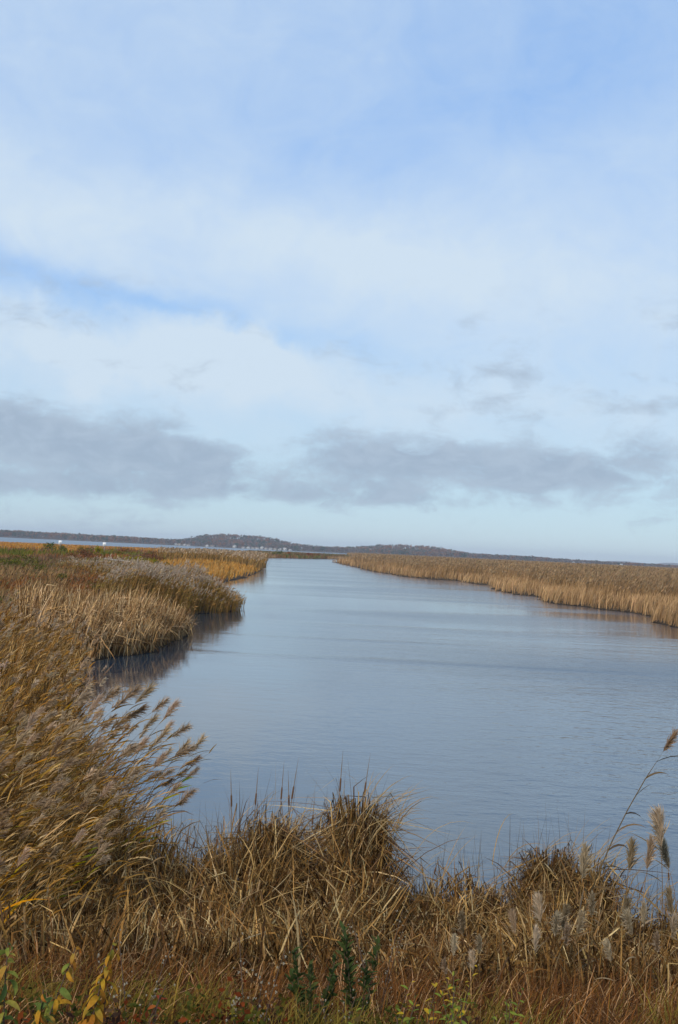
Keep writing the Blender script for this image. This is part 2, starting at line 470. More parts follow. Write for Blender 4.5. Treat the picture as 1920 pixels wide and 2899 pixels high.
wb.inputs['Base Color'].default_value = (0.014, 0.038, 0.064, 1)
wb.inputs['IOR'].default_value = 1.85
wb.inputs['Specular IOR Level'].default_value = 0.5
acc = Acc()
wxs = np.array([-9000, 9000.0]); 
acc.add([(-9000, 5, 0), (9000, 5, 0), (9000, 9000, 0), (-9000, 9000, 0)], [[0, 1, 2, 3]], None, (0, 0, 0))
tag(link('water', acc.mesh('water', wm)), 'blue grey creek water widening toward the viewer, lightly rippled', 'water', kind='structure')

# ------------------------------------------------------------------ palettes (dry plant colours)
STRAW = [(.44, .30, .15), (.38, .25, .12), (.30, .18, .085), (.25, .145, .065), (.34, .26, .17), (.20, .115, .055), (.40, .24, .10)]
CAT = [(.42, .26, .115), (.36, .21, .085), (.27, .145, .055), (.20, .105, .042), (.30, .20, .11), (.13, .07, .032), (.52, .36, .19), (.35, .18, .06), (.10, .06, .03)]
GOLD = [(.42, .23, .065), (.36, .18, .05), (.46, .28, .09), (.30, .15, .045)]
PLUME = [(.54, .40, .275), (.46, .33, .215), (.60, .46, .33), (.38, .26, .16)]
RUST = [(.27, .11, .045), (.33, .145, .06), (.22, .09, .042), (.38, .20, .095), (.26, .14, .07)]
GREENS = [(.13, .14, .036), (.17, .16, .042), (.10, .115, .030), (.21, .17, .05)]
ORANGE = [(.50, .24, .045), (.42, .19, .04), (.55, .30, .07)]


CATF = [(.085, .048, .024), (.10, .055, .026), (.14, .075, .034), (.18, .098, .042), (.10, .06, .036), (.22, .125, .052), (.30, .175, .075), (.37, .225, .10), (.46, .31, .15), (.56, .41, .23), (.24, .15, .08)]  # foreground cattails: many dark browns, unmodelled cloud shade put into the colours


def scatter(n, d0, d1, t0, t1, pw=1.0):
    """points on the plain between two distances, thinning with distance as the view widens"""
    u = rng.random(n)
    if pw == 1.0: d = d0 * (d1 / d0) ** u
    else:
        a = 1 - pw; d = (d0 ** a + u * (d1 ** a - d0 ** a)) ** (1 / a)
    return d * rng.uniform(t0, t1, n), d


def on(x, y, dz=-0.03):
    return np.stack([x, y, ground_z(x, y) + dz], -1)


def plumes(acc, P, Dv, L, n, width, pal, spread=0.32, rise=0.0, body=1.2):
    """feathery seed heads: n drooping strands along each rachis starting at P in direction Dv, fullest below the middle"""
    N = len(P)
    P = np.repeat(P, n, 0); D = np.repeat(Dv, n, 0); Lr = np.repeat(np.broadcast_to(L, (N,)), n)
    t = np.tile((np.arange(n) + 0.5) / n, N) * 0.80
    th = np.arccos(np.clip(D[:, 2], -1, 1)); ph = np.arctan2(D[:, 1], D[:, 0])
    pos = P + D * (Lr * t)[:, None]
    ln = Lr * body * (0.20 + 0.26 * np.sin(PI * np.clip(t * 0.9 + 0.16, 0, 1))) * rng.uniform(0.65, 1.2, N * n)
    c = np.repeat(pick(pal, N, 0.13), n, 0) * np.exp(rng.normal(0, 0.16, (N * n, 1)))
    blades(acc, pos, ln, width, ph + rng.normal(0, 0.6, N * n), th + rng.normal(rise, spread, N * n), rng.uniform(0.1, 0.9, N * n), 3, c, c * 1.12,
           prof=[0.7, 1.0, 0.75], tilt=rng.uniform(-1.3, 1.3, N * n))


def reed_mass(acc, pacc, x, y, h, dw, pal, plpal, lean=0.25, bend=0.6, nleaf=3, plume_frac=0.5, wind=0.0, plume_n=12):
    """stems with swept leaves, some with seed heads"""
    N = len(x); b = on(x, y)
    phi = wind + rng.normal(0, 0.45, N)
    c = pick(pal, N)
    P = blades(acc, b, h, dw, phi, np.abs(rng.normal(lean * 0.5, lean * 0.4, N)), rng.uniform(0.5, 1.2, N) * bend, 4, c, c * 1.05, prof=[1, .9, .8, .6])
    for k in range(nleaf):
        j = rng.uniform(0.25, 0.98, N)
        seg = np.minimum((j * 4).astype(int), 3); fr = j * 4 - seg
        q = P[np.arange(N), seg] * (1 - fr)[:, None] + P[np.arange(N), seg + 1] * fr[:, None]
        lc = pick(pal, N)
        blades(acc, q, h * rng.uniform(0.10, 0.22, N), np.asarray(dw) * 1.7, wind + rng.normal(0, 0.8, N), rng.uniform(0.5, 1.2, N), rng.uniform(0.2, 1.1, N), 3, lc, lc * 1.1,
               prof=[.6, 1, .7], tilt=rng.uniform(-1.2, 1.2, N))
    m = rng.random(N) < plume_frac
    if m.any():
        D = P[m, 4] - P[m, 3]; D /= np.linalg.norm(D, axis=1, keepdims=True)
        plumes(pacc, P[m, 4] - D * 0.04, D, np.clip(np.broadcast_to(h, (N,))[m] * 0.13, .2, .4), plume_n, np.broadcast_to(dw, (N,))[m].repeat(plume_n) * 1.1, plpal)


def cattail_mass(acc, x, y, h, wd, pal, kfrac=0.55, lean=0.16, wind=None, nseg=5, cell=.6, droop=(.1, .9)):
    N = len(x)
    br, di, hf = tuss(x, y, cell, 13)
    phi = np.where(rng.random(N) < .5, di, rng.uniform(0, 2 * PI, N)) if wind is None else wind + np.sin(di) * .9 + rng.normal(0, .8, N)
    c = pick(pal, N, .2) * br[:, None]
    kk = rng.random(N) < kfrac
    blades(acc, on(x, y), h * hf, wd, phi + rng.normal(0, .35, N), np.abs(rng.normal(0, lean, N)), rng.uniform(*droop, N), nseg, c, c * rng.uniform(0.9, 1.3, (N, 1)),
           kink=np.where(kk, rng.uniform(0.35, 0.85, N), 2.0), kang=rng.uniform(0.8, 2.4, N), kphi=rng.normal(0, 0.6, N), prof=[.75, 1, .95, .8, .55], tilt=rng.normal(0, .5, N))


# ------------------------------------------------------------------ far right: reed bed beyond the creek
acc, pac = Acc(), Acc()
x, y = scatter(135000, 70, 1500, -0.04, 0.40, 1.35)
s = creek(x, y)
k = (s > 0.1) & (x > -6 + 0.0 * y) & (y < 1450) & ~((y > 460) & (x < 12)) & (sdist(BAY, x, y) > 5)
x, y, s = x[k], y[k], s[k]
fr = np.clip((s - 1.5 - 3.5 * fbm(x * 0.07, y * 0.07, 5)) / 2.5, 0, 1)
lump = fbm(x * 0.12, y * 0.06, 21)
br, di, hf = tuss(x, y, 2.2, 23)
br2, _, hf2 = tuss(x, y * .5, 7.0, 27)
h = (1.65 + 1.55 * fr) * (0.85 + 0.3 * lump) * rng.uniform(0.85, 1.1, len(x)) * (.55 * hf + .45 * hf2 + .03)
w = 0.00045 * y + 0.006
N = len(x)
c0 = np.where((fr < 0.4)[:, None], pick([(.50, .335, .195), (.44, .285, .16), (.37, .23, .125)], N), pick([(.39, .245, .125), (.33, .20, .10), (.27, .165, .085), (.30, .19, .09)], N))
c0 = c0 * ((0.82 + 0.36 * fbm(x * .05, y * .03, 7)) * (.75 * br + .55 * br2 - .28))[:, None]
c1 = np.where((fr < 0.4)[:, None], c0 * 1.12, pick([(.41, .28, .17), (.37, .25, .15), (.45, .32, .20)], N, 0.14))
phi = rng.normal(0.0, 0.8, N)
P = blades(acc, on(x, y), h, w, phi, np.abs(rng.normal(0.05, 0.13, N)), rng.uniform(0.05, 0.8, N), 3, c0, c0 * .4 + c1 * .6, prof=[.9, 1, .9], wphi=rng.normal(0, 0.7, N))
m = (fr > 0.35)
D = P[m, 3] - P[m, 2]; D /= np.linalg.norm(D, axis=1, keepdims=True)
blades(pac, P[m, 3] - D * 0.25, rng.uniform(0.32, 0.5, m.sum()), w[m] * 1.9, phi[m], rng.uniform(0.2, 0.6, m.sum()), rng.uniform(0.3, 0.9, m.sum()), 2, c1[m], c1[m] * 1.05, prof=[.7, 1.0],
       wphi=rng.normal(0, 0.7, m.sum()))
o = tag(link('reed_bed', acc.mesh('reed_bed', M_BLADE)), 'wide golden brown reed bed along the far right bank of the creek', 'reeds', kind='stuff')
q = link('seed_heads', pac.mesh('seed_heads', M_PLUME), o); q['kind'] = 'stuff'

# ------------------------------------------------------------------ left bank: plants from far to near
def zone(name, label, cat, acc, pac=None, mat=M_BLADE):
    o = tag(link(name, acc.mesh(name, mat)), label, cat, kind='stuff')
    if pac is not None and pac.n:
        q = link('seed_heads', pac.mesh('seed_heads', M_PLUME), o); q['kind'] = 'stuff'
    return o


# orange salt meadow
acc = Acc()
x, y = scatter(34000, 200, 1000, -0.42, -0.02, 1.2)
z = ground_z(x, y); s = creek(x, y)
k = (z > 0.05) & (s > 14) & (x < -20)
x, y = x[k], y[k]; N = len(x)
tone = fbm(x * .02, y * .008, 31)[:, None]
c = pick([(.46, .22, .05), (.38, .17, .04), (.42, .24, .08)], N) * (0.75 + 0.5 * tone)
blades(acc, on(x, y), rng.uniform(.25, .5, N), 0.0011 * y, rng.uniform(0, 6.3, N), .2, .9, 2, c, c * 1.1, prof=[1, .9], wphi=rng.normal(0, .5, N))
zone('meadow_grass', 'flat orange salt meadow grass stretching to the bay behind the signs', 'grass', acc)

# scrub on the spit that closes the creek
acc = Acc()
x, y = scatter(9000, 458, 1000, -0.085, 0.03, 1.0)
k = (creek(x, y) > 0.3) & (sdist(BAY, x, y) > 2) & (x < 14)
x, y = x[k], y[k]; N = len(x)
t = fbm(x * .12, y * .02, 41)
c = np.where((t > .58)[:, None], pick([(.16, .15, .06), (.13, .12, .05)], N), np.where((t < .40)[:, None], pick([(.36, .25, .15)], N), pick([(.22, .12, .06), (.19, .115, .06)], N)))
blades(acc, on(x, y), rng.uniform(.7, 1.5, N) + t, 0.0009 * y, rng.uniform(0, 6.3, N), .15, .6, 2, c, c, prof=[1, 1], wphi=rng.normal(0, .5, N))
zone('spit_scrub', 'low brown and olive scrub on the spit closing the creek', 'scrub', acc)

# mixed bank between 105 and 460 m
acc, pac = Acc(), Acc()
x, y = scatter(60000, 80, 465, -0.40, -0.02, 1.15)
s = creek(x, y)
k = (s > 0.15) & ~((x < -0.235 * y) & (y > 235)) & ~((y < 100) & (x > -24))
x, y, s = x[k], y[k], s[k]; N = len(x)
t = fbm(x * .05, y * .022, 51); t2 = fbm(x * .11, y * .05, 57)
tx = x / y
edge = np.clip((9 + .02 * y - s) / 5, 0, 1)
golden = (y > 118) & (y < 196) & (s < 13) & (t2 > .12)
reedy = (~golden) & (s < 13 + .03 * y) & (y > 186)
green = (~golden) & (~reedy) & (t > .64)
yellow = (~golden) & (~reedy) & (t2 > .66) & (y < 190)
c = np.where((fbm(x * .09, y * .03, 53) > .5)[:, None], pick([(.27, .11, .055), (.22, .09, .05), (.30, .15, .07)], N), pick([(.20, .12, .075), (.17, .11, .07), (.25, .17, .10)], N))
c[green] = pick(GREENS, green.sum()); c[yellow] = pick([(.36, .28, .04), (.30, .24, .04)], yellow.sum())
c[golden] = pick([(.50, .27, .10), (.44, .225, .075), (.48, .30, .13)], golden.sum()); c[reedy] = pick([(.34, .21, .095), (.28, .165, .07), (.22, .15, .065)], reedy.sum())
br, di, hf = tuss(x, y, 4.0, 43)
c = c * (.4 + .6 * br)[:, None]
h = rng.uniform(.6, 1.25, N) * (.55 + .8 * t2) * hf ** 2
h[golden] = rng.uniform(.7, 1.1, golden.sum()); h[reedy] = rng.uniform(1.8, 2.7, reedy.sum()) * (.75 + .5 * t2[reedy])
h[green & (y > 150)] *= 1.4
blades(acc, on(x, y), h, 0.00062 * y + .004, rng.normal(0, 1.2, N), np.abs(rng.normal(0, .2, N)), rng.uniform(.1, .9, N), 3, c, c * 1.08, prof=[1, 1, .8], wphi=rng.normal(0, .7, N))
m = reedy & (rng.random(N) < .5)
pc = pick(PLUME, m.sum())
b = on(x[m], y[m]); b[:, 2] += h[m] * .86
blades(pac, b, .45, .0011 * y[m], rng.normal(0, .7, m.sum()), .3, .8, 2, pc, pc, prof=[.7, 1], wphi=rng.normal(0, .6, m.sum()))
zone('bank_scrub', 'mixed rust, olive and golden scrub covering the left bank farther off', 'scrub', acc, pac)

# weeds and rough grass 40..110 m
acc, pac = Acc(), Acc()
x, y = scatter(54000, 40, 118, -0.42, -0.10, 0.6)
s = creek(x, y)
k = (s > 3) & ~((y < 54) & (x > -13.5)) & ~((y > 62) & (y < 86) & (x > -13.5 - (y - 70) * .25))
x, y, s = x[k], y[k], s[k]; N = len(x)
t = fbm(x * .13, y * .05, 61); t2 = fbm(x * .22, y * .08, 67)
c = pick(RUST, N) * (.8 + .4 * t2[:, None])
gm_ = t > .58; c[gm_] = pick(GREENS, gm_.sum())
st = (t < .40); c[st] = pick([(.38, .25, .13), (.33, .22, .12)], st.sum())
br, di, hf = tuss(x, y * .6, 1.9, 63)
c = c * (.25 + .75 * br)[:, None]
h = rng.uniform(.6, 1.2, N) * (.6 + .85 * t2) * hf ** 2
blades(acc, on(x, y), h, 0.0005 * y + .004, rng.normal(0, 1.0, N), np.abs(rng.normal(.1, .15, N)), rng.uniform(.2, 1.1, N), 3, c, c * 1.1, prof=[1, .9, .7])
m = rng.random(N) < .22
b = on(x[m], y[m]); b[:, 2] += h[m] * .85
pc = pick([(.30, .2, .13), (.26, .15, .09), (.2, .17, .08)], m.sum())
blades(pac, b, .22, .0011 * y[m], rng.normal(0, 1, m.sum()), .4, .9, 2, pc, pc, prof=[.8, 1])
zone('rough_weeds', 'rust brown and green weeds filling the left bank behind the cattails', 'weeds', acc, pac)

# pale plumed reeds: clump at the water and the row running back from it
acc, pac = Acc(), Acc()
u = rng.random(5200)
x1 = rng.uniform(-15.5, -6.6, 5200); y1 = rng.uniform(67.5, 79, 5200)
u2 = rng.random(2600)
x2 = -13 - 13 * u2 + rng.normal(0, .7, 2600); y2 = 76 + 27 * u2 + rng.normal(0, 1.3, 2600)
x = np.r_[x1, x2]; y = np.r_[y1, y2]
k = (creek(x, y) > -0.35)
x, y = x[k], y[k]
edge = np.clip((creek(x, y) + .4) / 3.0, .0, 1)
tip_ = np.clip((-x - 6.6) / 3.6, 0, 1)
h = (1.0 + .65 * edge + .75 * tip_) * rng.uniform(.82, 1.08, len(x)) * (.15 + .85 * tuss(x, y, 2.3, 33)[2]) - np.clip(-x - 12, 0, 12) * .075
reed_mass(acc, pac, x, y, h, 0.032, [(.40, .24, .11), (.35, .205, .09), (.29, .185, .075), (.24, .18, .07)], [(.56, .445, .345), (.50, .39, .29), (.60, .49, .385)], .14, .55, 2, .5 * tip_, 0.0, 9)
zone('plumed_reeds', 'clump of reeds with pale grey plumes standing at the bend of the bank', 'reeds', acc, pac)

# cattail clump jutting into the water at 45 m
acc, pac = Acc(), Acc()
x = rng.uniform(-14.5, -6.9, 12000); y = rng.uniform(39.5, 53, 12000)
k = (creek(x, y) > 0.05) & (x + .45 * (y - 46) > -13.8)
x, y = x[k], y[k]; N = len(x)
e = np.clip(creek(x, y) / 2.2, 0, 1)
h = (1.45 + .65 * e) * rng.uniform(.8, 1.2, N)
cattail_mass(acc, x, y, h, rng.uniform(.026, .050, N), [(.62, .42, .235), (.53, .345, .185), (.38, .23, .115), (.68, .49, .30), (.26, .15, .075), (.16, .09, .045)], .78, .16, 0.2, 5, 1.1)
zone('cattail_clump', 'dense tan cattail clump jutting out into the creek with overhanging leaves', 'cattails', acc)

# tangled bed 17..42 m along the left shore
acc, pac = Acc(), Acc()
x, y = scatter(30000, 16.5, 44, -0.42, -0.15, 0.4)
s = creek(x, y); k = (s > 0.05) & ~((y > 38) & (x > -12.5))
x, y, s = x[k], y[k], s[k]; N = len(x)
t = fbm(x * .35, y * .2, 71)
low = np.clip((30 - y) / 14, 0, 1)
h = rng.uniform(1.0, 1.5, N) * (.7 + .6 * t) * (1 - .15 * low)
cattail_mass(acc, x, y, h, rng.uniform(.015, .034, N), CAT + [(.50, .34, .17)], .5, .24, 0.2, 5, .8)
m = rng.random(N) < .05
reed_mass(acc, pac, x[m], y[m], h[m] * 1.15 + .25, .016, CAT + GOLD[:2], PLUME, .35, .7, 4, .4, 0.0, 34)
zone('tangled_bed', 'tangled bed of bent brown cattails and reeds behind the front reeds', 'reeds', acc, pac)

# near left reed bed, wind from the left
acc, pac = Acc(), Acc()
x = rng.uniform(-9, -1.6, 7200); y = rng.uniform(8.2, 17.5, 7200)
s = creek(x, y)
edge_x = np.interp(y, [8, 9.5, 11, 12.5, 14, 17.5], [-3.1, -2.75, -2.5, -2.75, -4.2, -5.9])
k = (s > -0.25) & (x < edge_x + rng.normal(0, .22, len(x))) & (x > -.44 * y)
k &= rng.random(len(x)) < np.clip(.35 + .65 * np.clip((edge_x - x) / 1.0, 0, 1), 0, 1)
x, y, s = x[k], y[k], s[k]; N = len(x)
t = fbm(x * .6, y * .5, 81)
h = np.interp(y, [8, 10, 12, 14, 17.5], [.75, 1.15, 1.75, 1.85, 1.5]) * rng.uniform(.75, 1.12, N) * (.85 + .3 * t)
reed_mass(acc, pac, x, y, h, .010, [(.30, .165, .06), (.24, .13, .045), (.42, .25, .095), (.16, .088, .036), (.54, .36, .18), (.60, .43, .24), (.30, .21, .12), (.11, .065, .032)], PLUME, .5, .75, 5, .06, 0.0, 60)
m = rng.random(N) < .14
Nn = m.sum()
lc = pick(ORANGE + [(.28, .24, .05), (.34, .26, .05)], Nn)
bb = on(x[m], y[m]); bb[:, 2] += h[m] * rng.uniform(.3, .75, Nn); bb[:, 0] += h[m] * .2
blades(acc, bb, rng.uniform(.25, .5, Nn), .020, rng.normal(0.0, .5, Nn), rng.uniform(.5, 1.1, Nn), rng.uniform(.2, .9, Nn), 4, lc, lc * 1.1, prof=[.4, 1, .9, .6], tilt=rng.uniform(-1.1, 1.1, Nn))
zone('front_reed_bed', 'wind swept mass of brown reeds filling the lower left corner', 'reeds', acc, pac)

# ------------------------------------------------------------------ foreground cattails along the near shore
PROF_X = [-6, -2.2, -2.03, -1.46, -1.14, -.9, -.58, -.23, -.07, .09, .24, .4, .57, .75, .86, .99, 1.39, 1.72, 2.01, 2.18, 2.33, 2.53, 2.82, 3.15, 3.4, 3.66, 4.16, 9]
PROF_Z = [.8, .81, .72, .74, 1.10, 1.25, 1.38, 1.08, 1.05, 1.25, 1.54, 1.60, 1.46, 1.2, .62, .40, .60, .78, .60, .55, .95, 1.22, 1.30, 1.2, .95, .56, .54, .7]
acc = Acc()
N0 = 25000
cxs = rng.uniform(-3.2, 6.5, 900); cys = rng.uniform(8.6, 13.5, 900)
ci = rng.integers(0, 900, N0)
x = cxs[ci] + rng.normal(0, .14, N0); y = cys[ci] + rng.normal(0, .14, N0)
k = (creek(x, y) > 0.08) & (y < 13.7)
x, y = x[k], y[k]; N = len(x)
g0 = ground_z(x, y)
topz = np.interp(x * 12.5 / y, PROF_X, PROF_Z) * rng.uniform(.78, 1.06, N)
front_k = np.clip((12.0 - y) / 3.0, 0, 1)
top = topz * (1 - front_k) + (np.minimum(topz, .85) * .25 + g0 + .48) * front_k
h = np.clip(top - g0, .28, 3) * rng.uniform(1.05, 1.5, N)
cattail_mass(acc, x, y, h, rng.uniform(.010, .023, N), CATF, .86, .20, droop=(.2, 1.5))
# haystack tussocks: leaves rise from the middle, snap and hang down all round
for mx, my, mz, n, sp_ in [(.42, 12.75, 1.46, 1100, .24), (-.62, 12.8, 1.18, 700, .32), (2.65, 12.5, 1.10, 800, .30), (3.1, 12.35, 1.0, 450, .26)]:
    a_ = rng.uniform(0, 2 * PI, n); q_ = np.abs(rng.normal(0, 1, n)) * sp_ * .6
    bx = mx + q_ * np.cos(a_); by = my + q_ * np.sin(a_) * .8
    hh = (mz - .12) * np.exp(-.35 * (q_ / sp_) ** 2) * rng.uniform(.55, 1.02, n)
    kp = rng.uniform(.5, .85, n)
    lc = pick(CATF, n, .22)
    blades(acc, on(bx, by), hh / kp, rng.uniform(.009, .021, n), a_ + rng.normal(0, .7, n), rng.uniform(0, .16, n), rng.uniform(.1, .5, n), 6, lc, lc * rng.uniform(.9, 1.3, (n, 1)),
           kink=kp, kang=rng.uniform(1.2, 2.9, n), kphi=rng.normal(0, .8, n), prof=[.7, 1, 1, .9, .75, .5], tilt=rng.normal(0, .5, n))
# leaves blown over to the right from the top of each tussock
for mx, my, mz, n, spread in [(.45, 12.7, 1.25, 90, .22), (-.6, 12.8, 1.0, 60, .35), (2.75, 12.5, .8, 80, .35), (1.5, 12.9, .35, 30, .5), (-1.3, 12.9, .6, 30, .4), (3.5, 12.4, .5, 40, .4)]:
    bx = mx + rng.normal(0, spread, n); by = my + rng.normal(0, .25, n)
    b = np.stack([bx, by, np.full(n, mz) * rng.uniform(.7, 1.0, n)], -1)
    lc = pick([(.46, .34, .20), (.42, .29, .15), (.36, .24, .12)], n)
    blades(acc, b, rng.uniform(.5, 1.05, n), .012, rng.normal(0.1, .5, n), rng.uniform(.1, .6, n), rng.uniform(.6, 1.7, n), 6, lc, lc * 1.1, prof=[1, 1, .95, .8, .6, .35], tilt=rng.uniform(-1.2, 1.2, n))
# thin upright dead stems
n = 520
bx = rng.uniform(-2.6, 5.0, n); by = rng.uniform(12.0, 13.9, n)
hh = (np.interp(bx, PROF_X, PROF_Z) * .8 + rng.uniform(.05, .7, n)) * np.where((bx > .8) & (bx < 1.3), .75, 1)
lc = pick([(.12, .09, .06), (.20, .14, .08), (.26, .18, .10), (.10, .075, .055)], n)
blades(acc, on(bx, by), hh, .006, rng.uniform(0, 6.3, n), np.abs(rng.normal(0, .10, n)), rng.uniform(0, .35, n), 4, lc, lc, prof=[1, 1, .9, .7], kink=np.where(rng.random(n) < .25, .6, 2.), kang=1.2)
# straws snapped and lying at every angle over the bed
n = 1300
bx = rng.uniform(-3, 5.5, n); by = rng.uniform(9.0, 13.2, n)
b = on(bx, by); b[:, 2] += rng.uniform(.1, .62, n) * np.clip(np.interp(bx * 12.5 / by, PROF_X, PROF_Z), .3, 1.2)
lc = pick([(.46, .32, .16), (.40, .265, .12), (.32, .19, .085), (.50, .37, .21)], n)
blades(acc, b, rng.uniform(.2, .62, n), rng.uniform(.008, .016, n), rng.uniform(0, 6.3, n), rng.uniform(.6, 1.75, n), rng.uniform(-.5, .8, n), 4, lc, lc * 1.1, prof=[.8, 1, .9, .6])
zone('cattail_bed', 'matted bed of dry bent cattail leaves along the near shore', 'cattails', acc)

# short cattails closing the bank behind the front reeds
acc = Acc()
x = rng.uniform(-5.2, -1.9, 3400); y = rng.uniform(12.6, 18.5, 3400)
s = creek(x, y); k = (s > -.05) & (s < 1.6); x, y = x[k], y[k]; N = len(x)
cattail_mass(acc, x, y, rng.uniform(.5, 1.05, N), rng.uniform(.012, .024, N), CATF + CAT[:3], .7, .28, 0.1, 5, .5)
zone('shore_cattails', 'short dark cattails lining the shore behind the front left reeds', 'cattails', acc)

# fine reddish grass on the slope under the viewer
acc = Acc()
N0 = 54000
y = 2.6 + 8.2 * rng.random(N0) ** .75
x = rng.uniform(-.46, .46, N0) * (y + 1.2)
t = fbm(x * .9, y * .9, 91); t2 = fbm(x * 2.2, y * 2.2, 95)
k = rng.random(N0) < (.45 + .9 * t2) * np.interp(y, [3, 4.6, 5.6], [.5, .6, 1])
k &= ~((x > .15) & (x < 1.0) & (y > 3.6) & (y < 5.2) & (rng.random(N0) < .75)) & ~((x > -1.3) & (x < -.35) & (y > 2.9) & (y < 4.5) & (rng.random(N0) < .75))
x, y, t, t2 = x[k], y[k], t[k], t2[k]; N = len(x)
c = pick([(.15, .065, .028), (.20, .092, .038), (.085, .04, .02), (.40, .245, .135), (.17, .078, .032), (.06, .033, .02), (.11, .056, .028)], N, .25)  # darkened palette: shade over the near slope is put into the grass colours
og = (t > .60) & (y < 7.0); c[og] = pick([(.17, .13, .04), (.14, .11, .035), (.22, .15, .05)], og.sum())
near = np.clip((y - 2.8) / 2.2, .45, 1)
blow = np.where(t2 > .5, .4, -.3)
blades(acc, on(x, y), rng.uniform(.32, .62, N) * (.75 + .5 * t2) * near, rng.uniform(.005, .010, N), blow + rng.normal(0, 1.3, N), np.abs(rng.normal(.12, .18, N)), rng.uniform(.6, 3.0, N), 4, c, c * 1.25,
       prof=[1, .95, .8, .55], power=2.0)
zone('dry_grass', 'fine rusty brown grass covering the near slope at the bottom', 'grass', acc)

# leafy undergrowth between the grass at the top of the slope
def leaf_cloud(a, lobes, n, size, pal, jit=.22):
    """leaf-sized faces spread through overlapping lobes of a crown"""
    lobes = np.asarray(lobes, float)
    i = rng.integers(0, len(lobes), n)
    v = rng.normal(0, 1, (n, 3)); v /= np.linalg.norm(v, axis=1, keepdims=True)
    p = lobes[i, :3] + v * lobes[i, 3:6] * (rng.random((n, 1)) ** .45)
    e1 = rng.normal(0, 1, (n, 3)); e1 /= np.linalg.norm(e1, axis=1, keepdims=True)
    e2 = np.cross(e1, rng.normal(0, 1, (n, 3))); e2 /= np.linalg.norm(e2, axis=1, keepdims=True)
    s = size * rng.uniform(.6, 1.3, (n, 1))
    V = np.stack([p - e1 * s, p + e2 * s * .6, p + e1 * s, p - e2 * s * .6], 1).reshape(-1, 3)
    Qd = np.arange(n * 4).reshape(n, 4)
    c = pick(pal, n, jit)
    a.add(V, Qd, None, np.repeat(c, 4, 0))


acc = Acc()
for q in range(190):
    x0 = rng.uniform(-1.5, 1.3); y0 = rng.uniform(3.3, 5.6) if x0 < .9 else rng.uniform(3.4, 4.4)
    if abs(x0) > .36 * y0: continue
    g_ = float(ground_z(x0, y0))
    pal = [[(.08, .085, .025), (.11, .10, .03), (.06, .065, .02)], [(.14, .11, .03), (.10, .09, .03)], [(.17, .05, .025), (.11, .04, .022), (.09, .07, .03)], [(.07, .04, .03), (.10, .06, .035)]][rng.integers(0, 4)]
    hh = rng.uniform(.28, .52)
    leaf_cloud(acc, [(x0 + rng.normal(0, .06), y0 + rng.normal(0, .06), g_ + hh * rng.uniform(.4, 1.0), .07, .07, hh * .3) for _ in range(4)], 90, .016, pal)
zone('undergrowth', 'dark green and reddish leafy undergrowth among the grass at the bottom edge', 'undergrowth', acc, None, M_LEAF)

# ------------------------------------------------------------------ single reeds with plumes
LEFT_PLUMES = [(-2.071, 13.888, 2.418), (-1.93, 13.893, 2.369), (-1.723, 13.425, 2.178), (-1.631, 13.057, 2.05), (-1.557, 12.686, 2.071), (-1.528, 13.213, 1.848), (-2.172, 13.254, 2.648), (-2.248, 12.672, 2.705),
    (-2.471, 12.678, 2.693), (-2.991, 14.199, 2.349), (-3.045, 13.644, 2.484), (-1.889, 12.975, 2.189), (-2.002, 13.296, 1.631), (-1.788, 14.159, 1.498), (-2.684, 14.036, 1.542), (-3.366, 13.951, 1.582),
    (-3.934, 15.486, 2.123), (-3.879, 14.622, 2.094), (-3.831, 15.043, 2.007), (-3.487, 14.628, 2.068), (-4.491, 16.24, 1.535), (-4.243, 16.291, 1.56), (-4.175, 13.996, 1.609), (-3.741, 12.63, 1.793),
    (-3.522, 13.732, 1.708), (-2.135, 11.001, 1.956), (-2.107, 11.503, 1.77), (-2.402, 11.437, 1.802), (-2.832, 11.203, 1.747), (-3.342, 11.325, 1.543), (-3.536, 11.806, 1.492), (-3.276, 11.316, 1.47),
    (-2.994, 11.149, 1.424), (-2.893, 11.699, 1.314), (-2.177, 11.449, 1.596), (-2.412, 11.799, 1.658), (-2.082, 11.236, 1.458), (-2.228, 13.112, 2.439), (-2.191, 13.88, 2.189), (-2.45, 13.411, 2.274),
    (-2.668, 13.41, 2.198), (-2.141, 12.978, 2.058), (-2.225, 12.623, 2.056), (-1.993, 14.093, 1.747), (-2.647, 12.737, 2.057)]
RIGHT_PLUMES = [(2.242, 9.2, 1.973), (3.288, 10.5, 1.983), (3.139, 10.3, 1.778), (3.046, 10.6, 1.676), (3.512, 11.0, 1.586), (2.25, 8.9, 1.7), (1.754, 8.6, 1.749), (1.515, 8.4, 1.703), (1.934, 8.5, 1.727),
    (1.829, 8.3, 1.728), (2.059, 8.5, 1.683), (1.612, 8.0, 1.714), (1.862, 8.1, 1.719), (2.47, 8.7, 1.736), (2.416, 8.4, 1.734), (2.653, 8.8, 1.674), (2.765, 8.4, 1.726), (2.548, 8.1, 1.698),
    (1.129, 8.5, 1.64), (1.004, 8.0, 1.639), (1.211, 8.1, 1.613), (1.095, 7.6, 1.68), (0.886, 7.5, 1.67), (2.929, 9.0, 1.731), (2.129, 7.9, 1.689)]
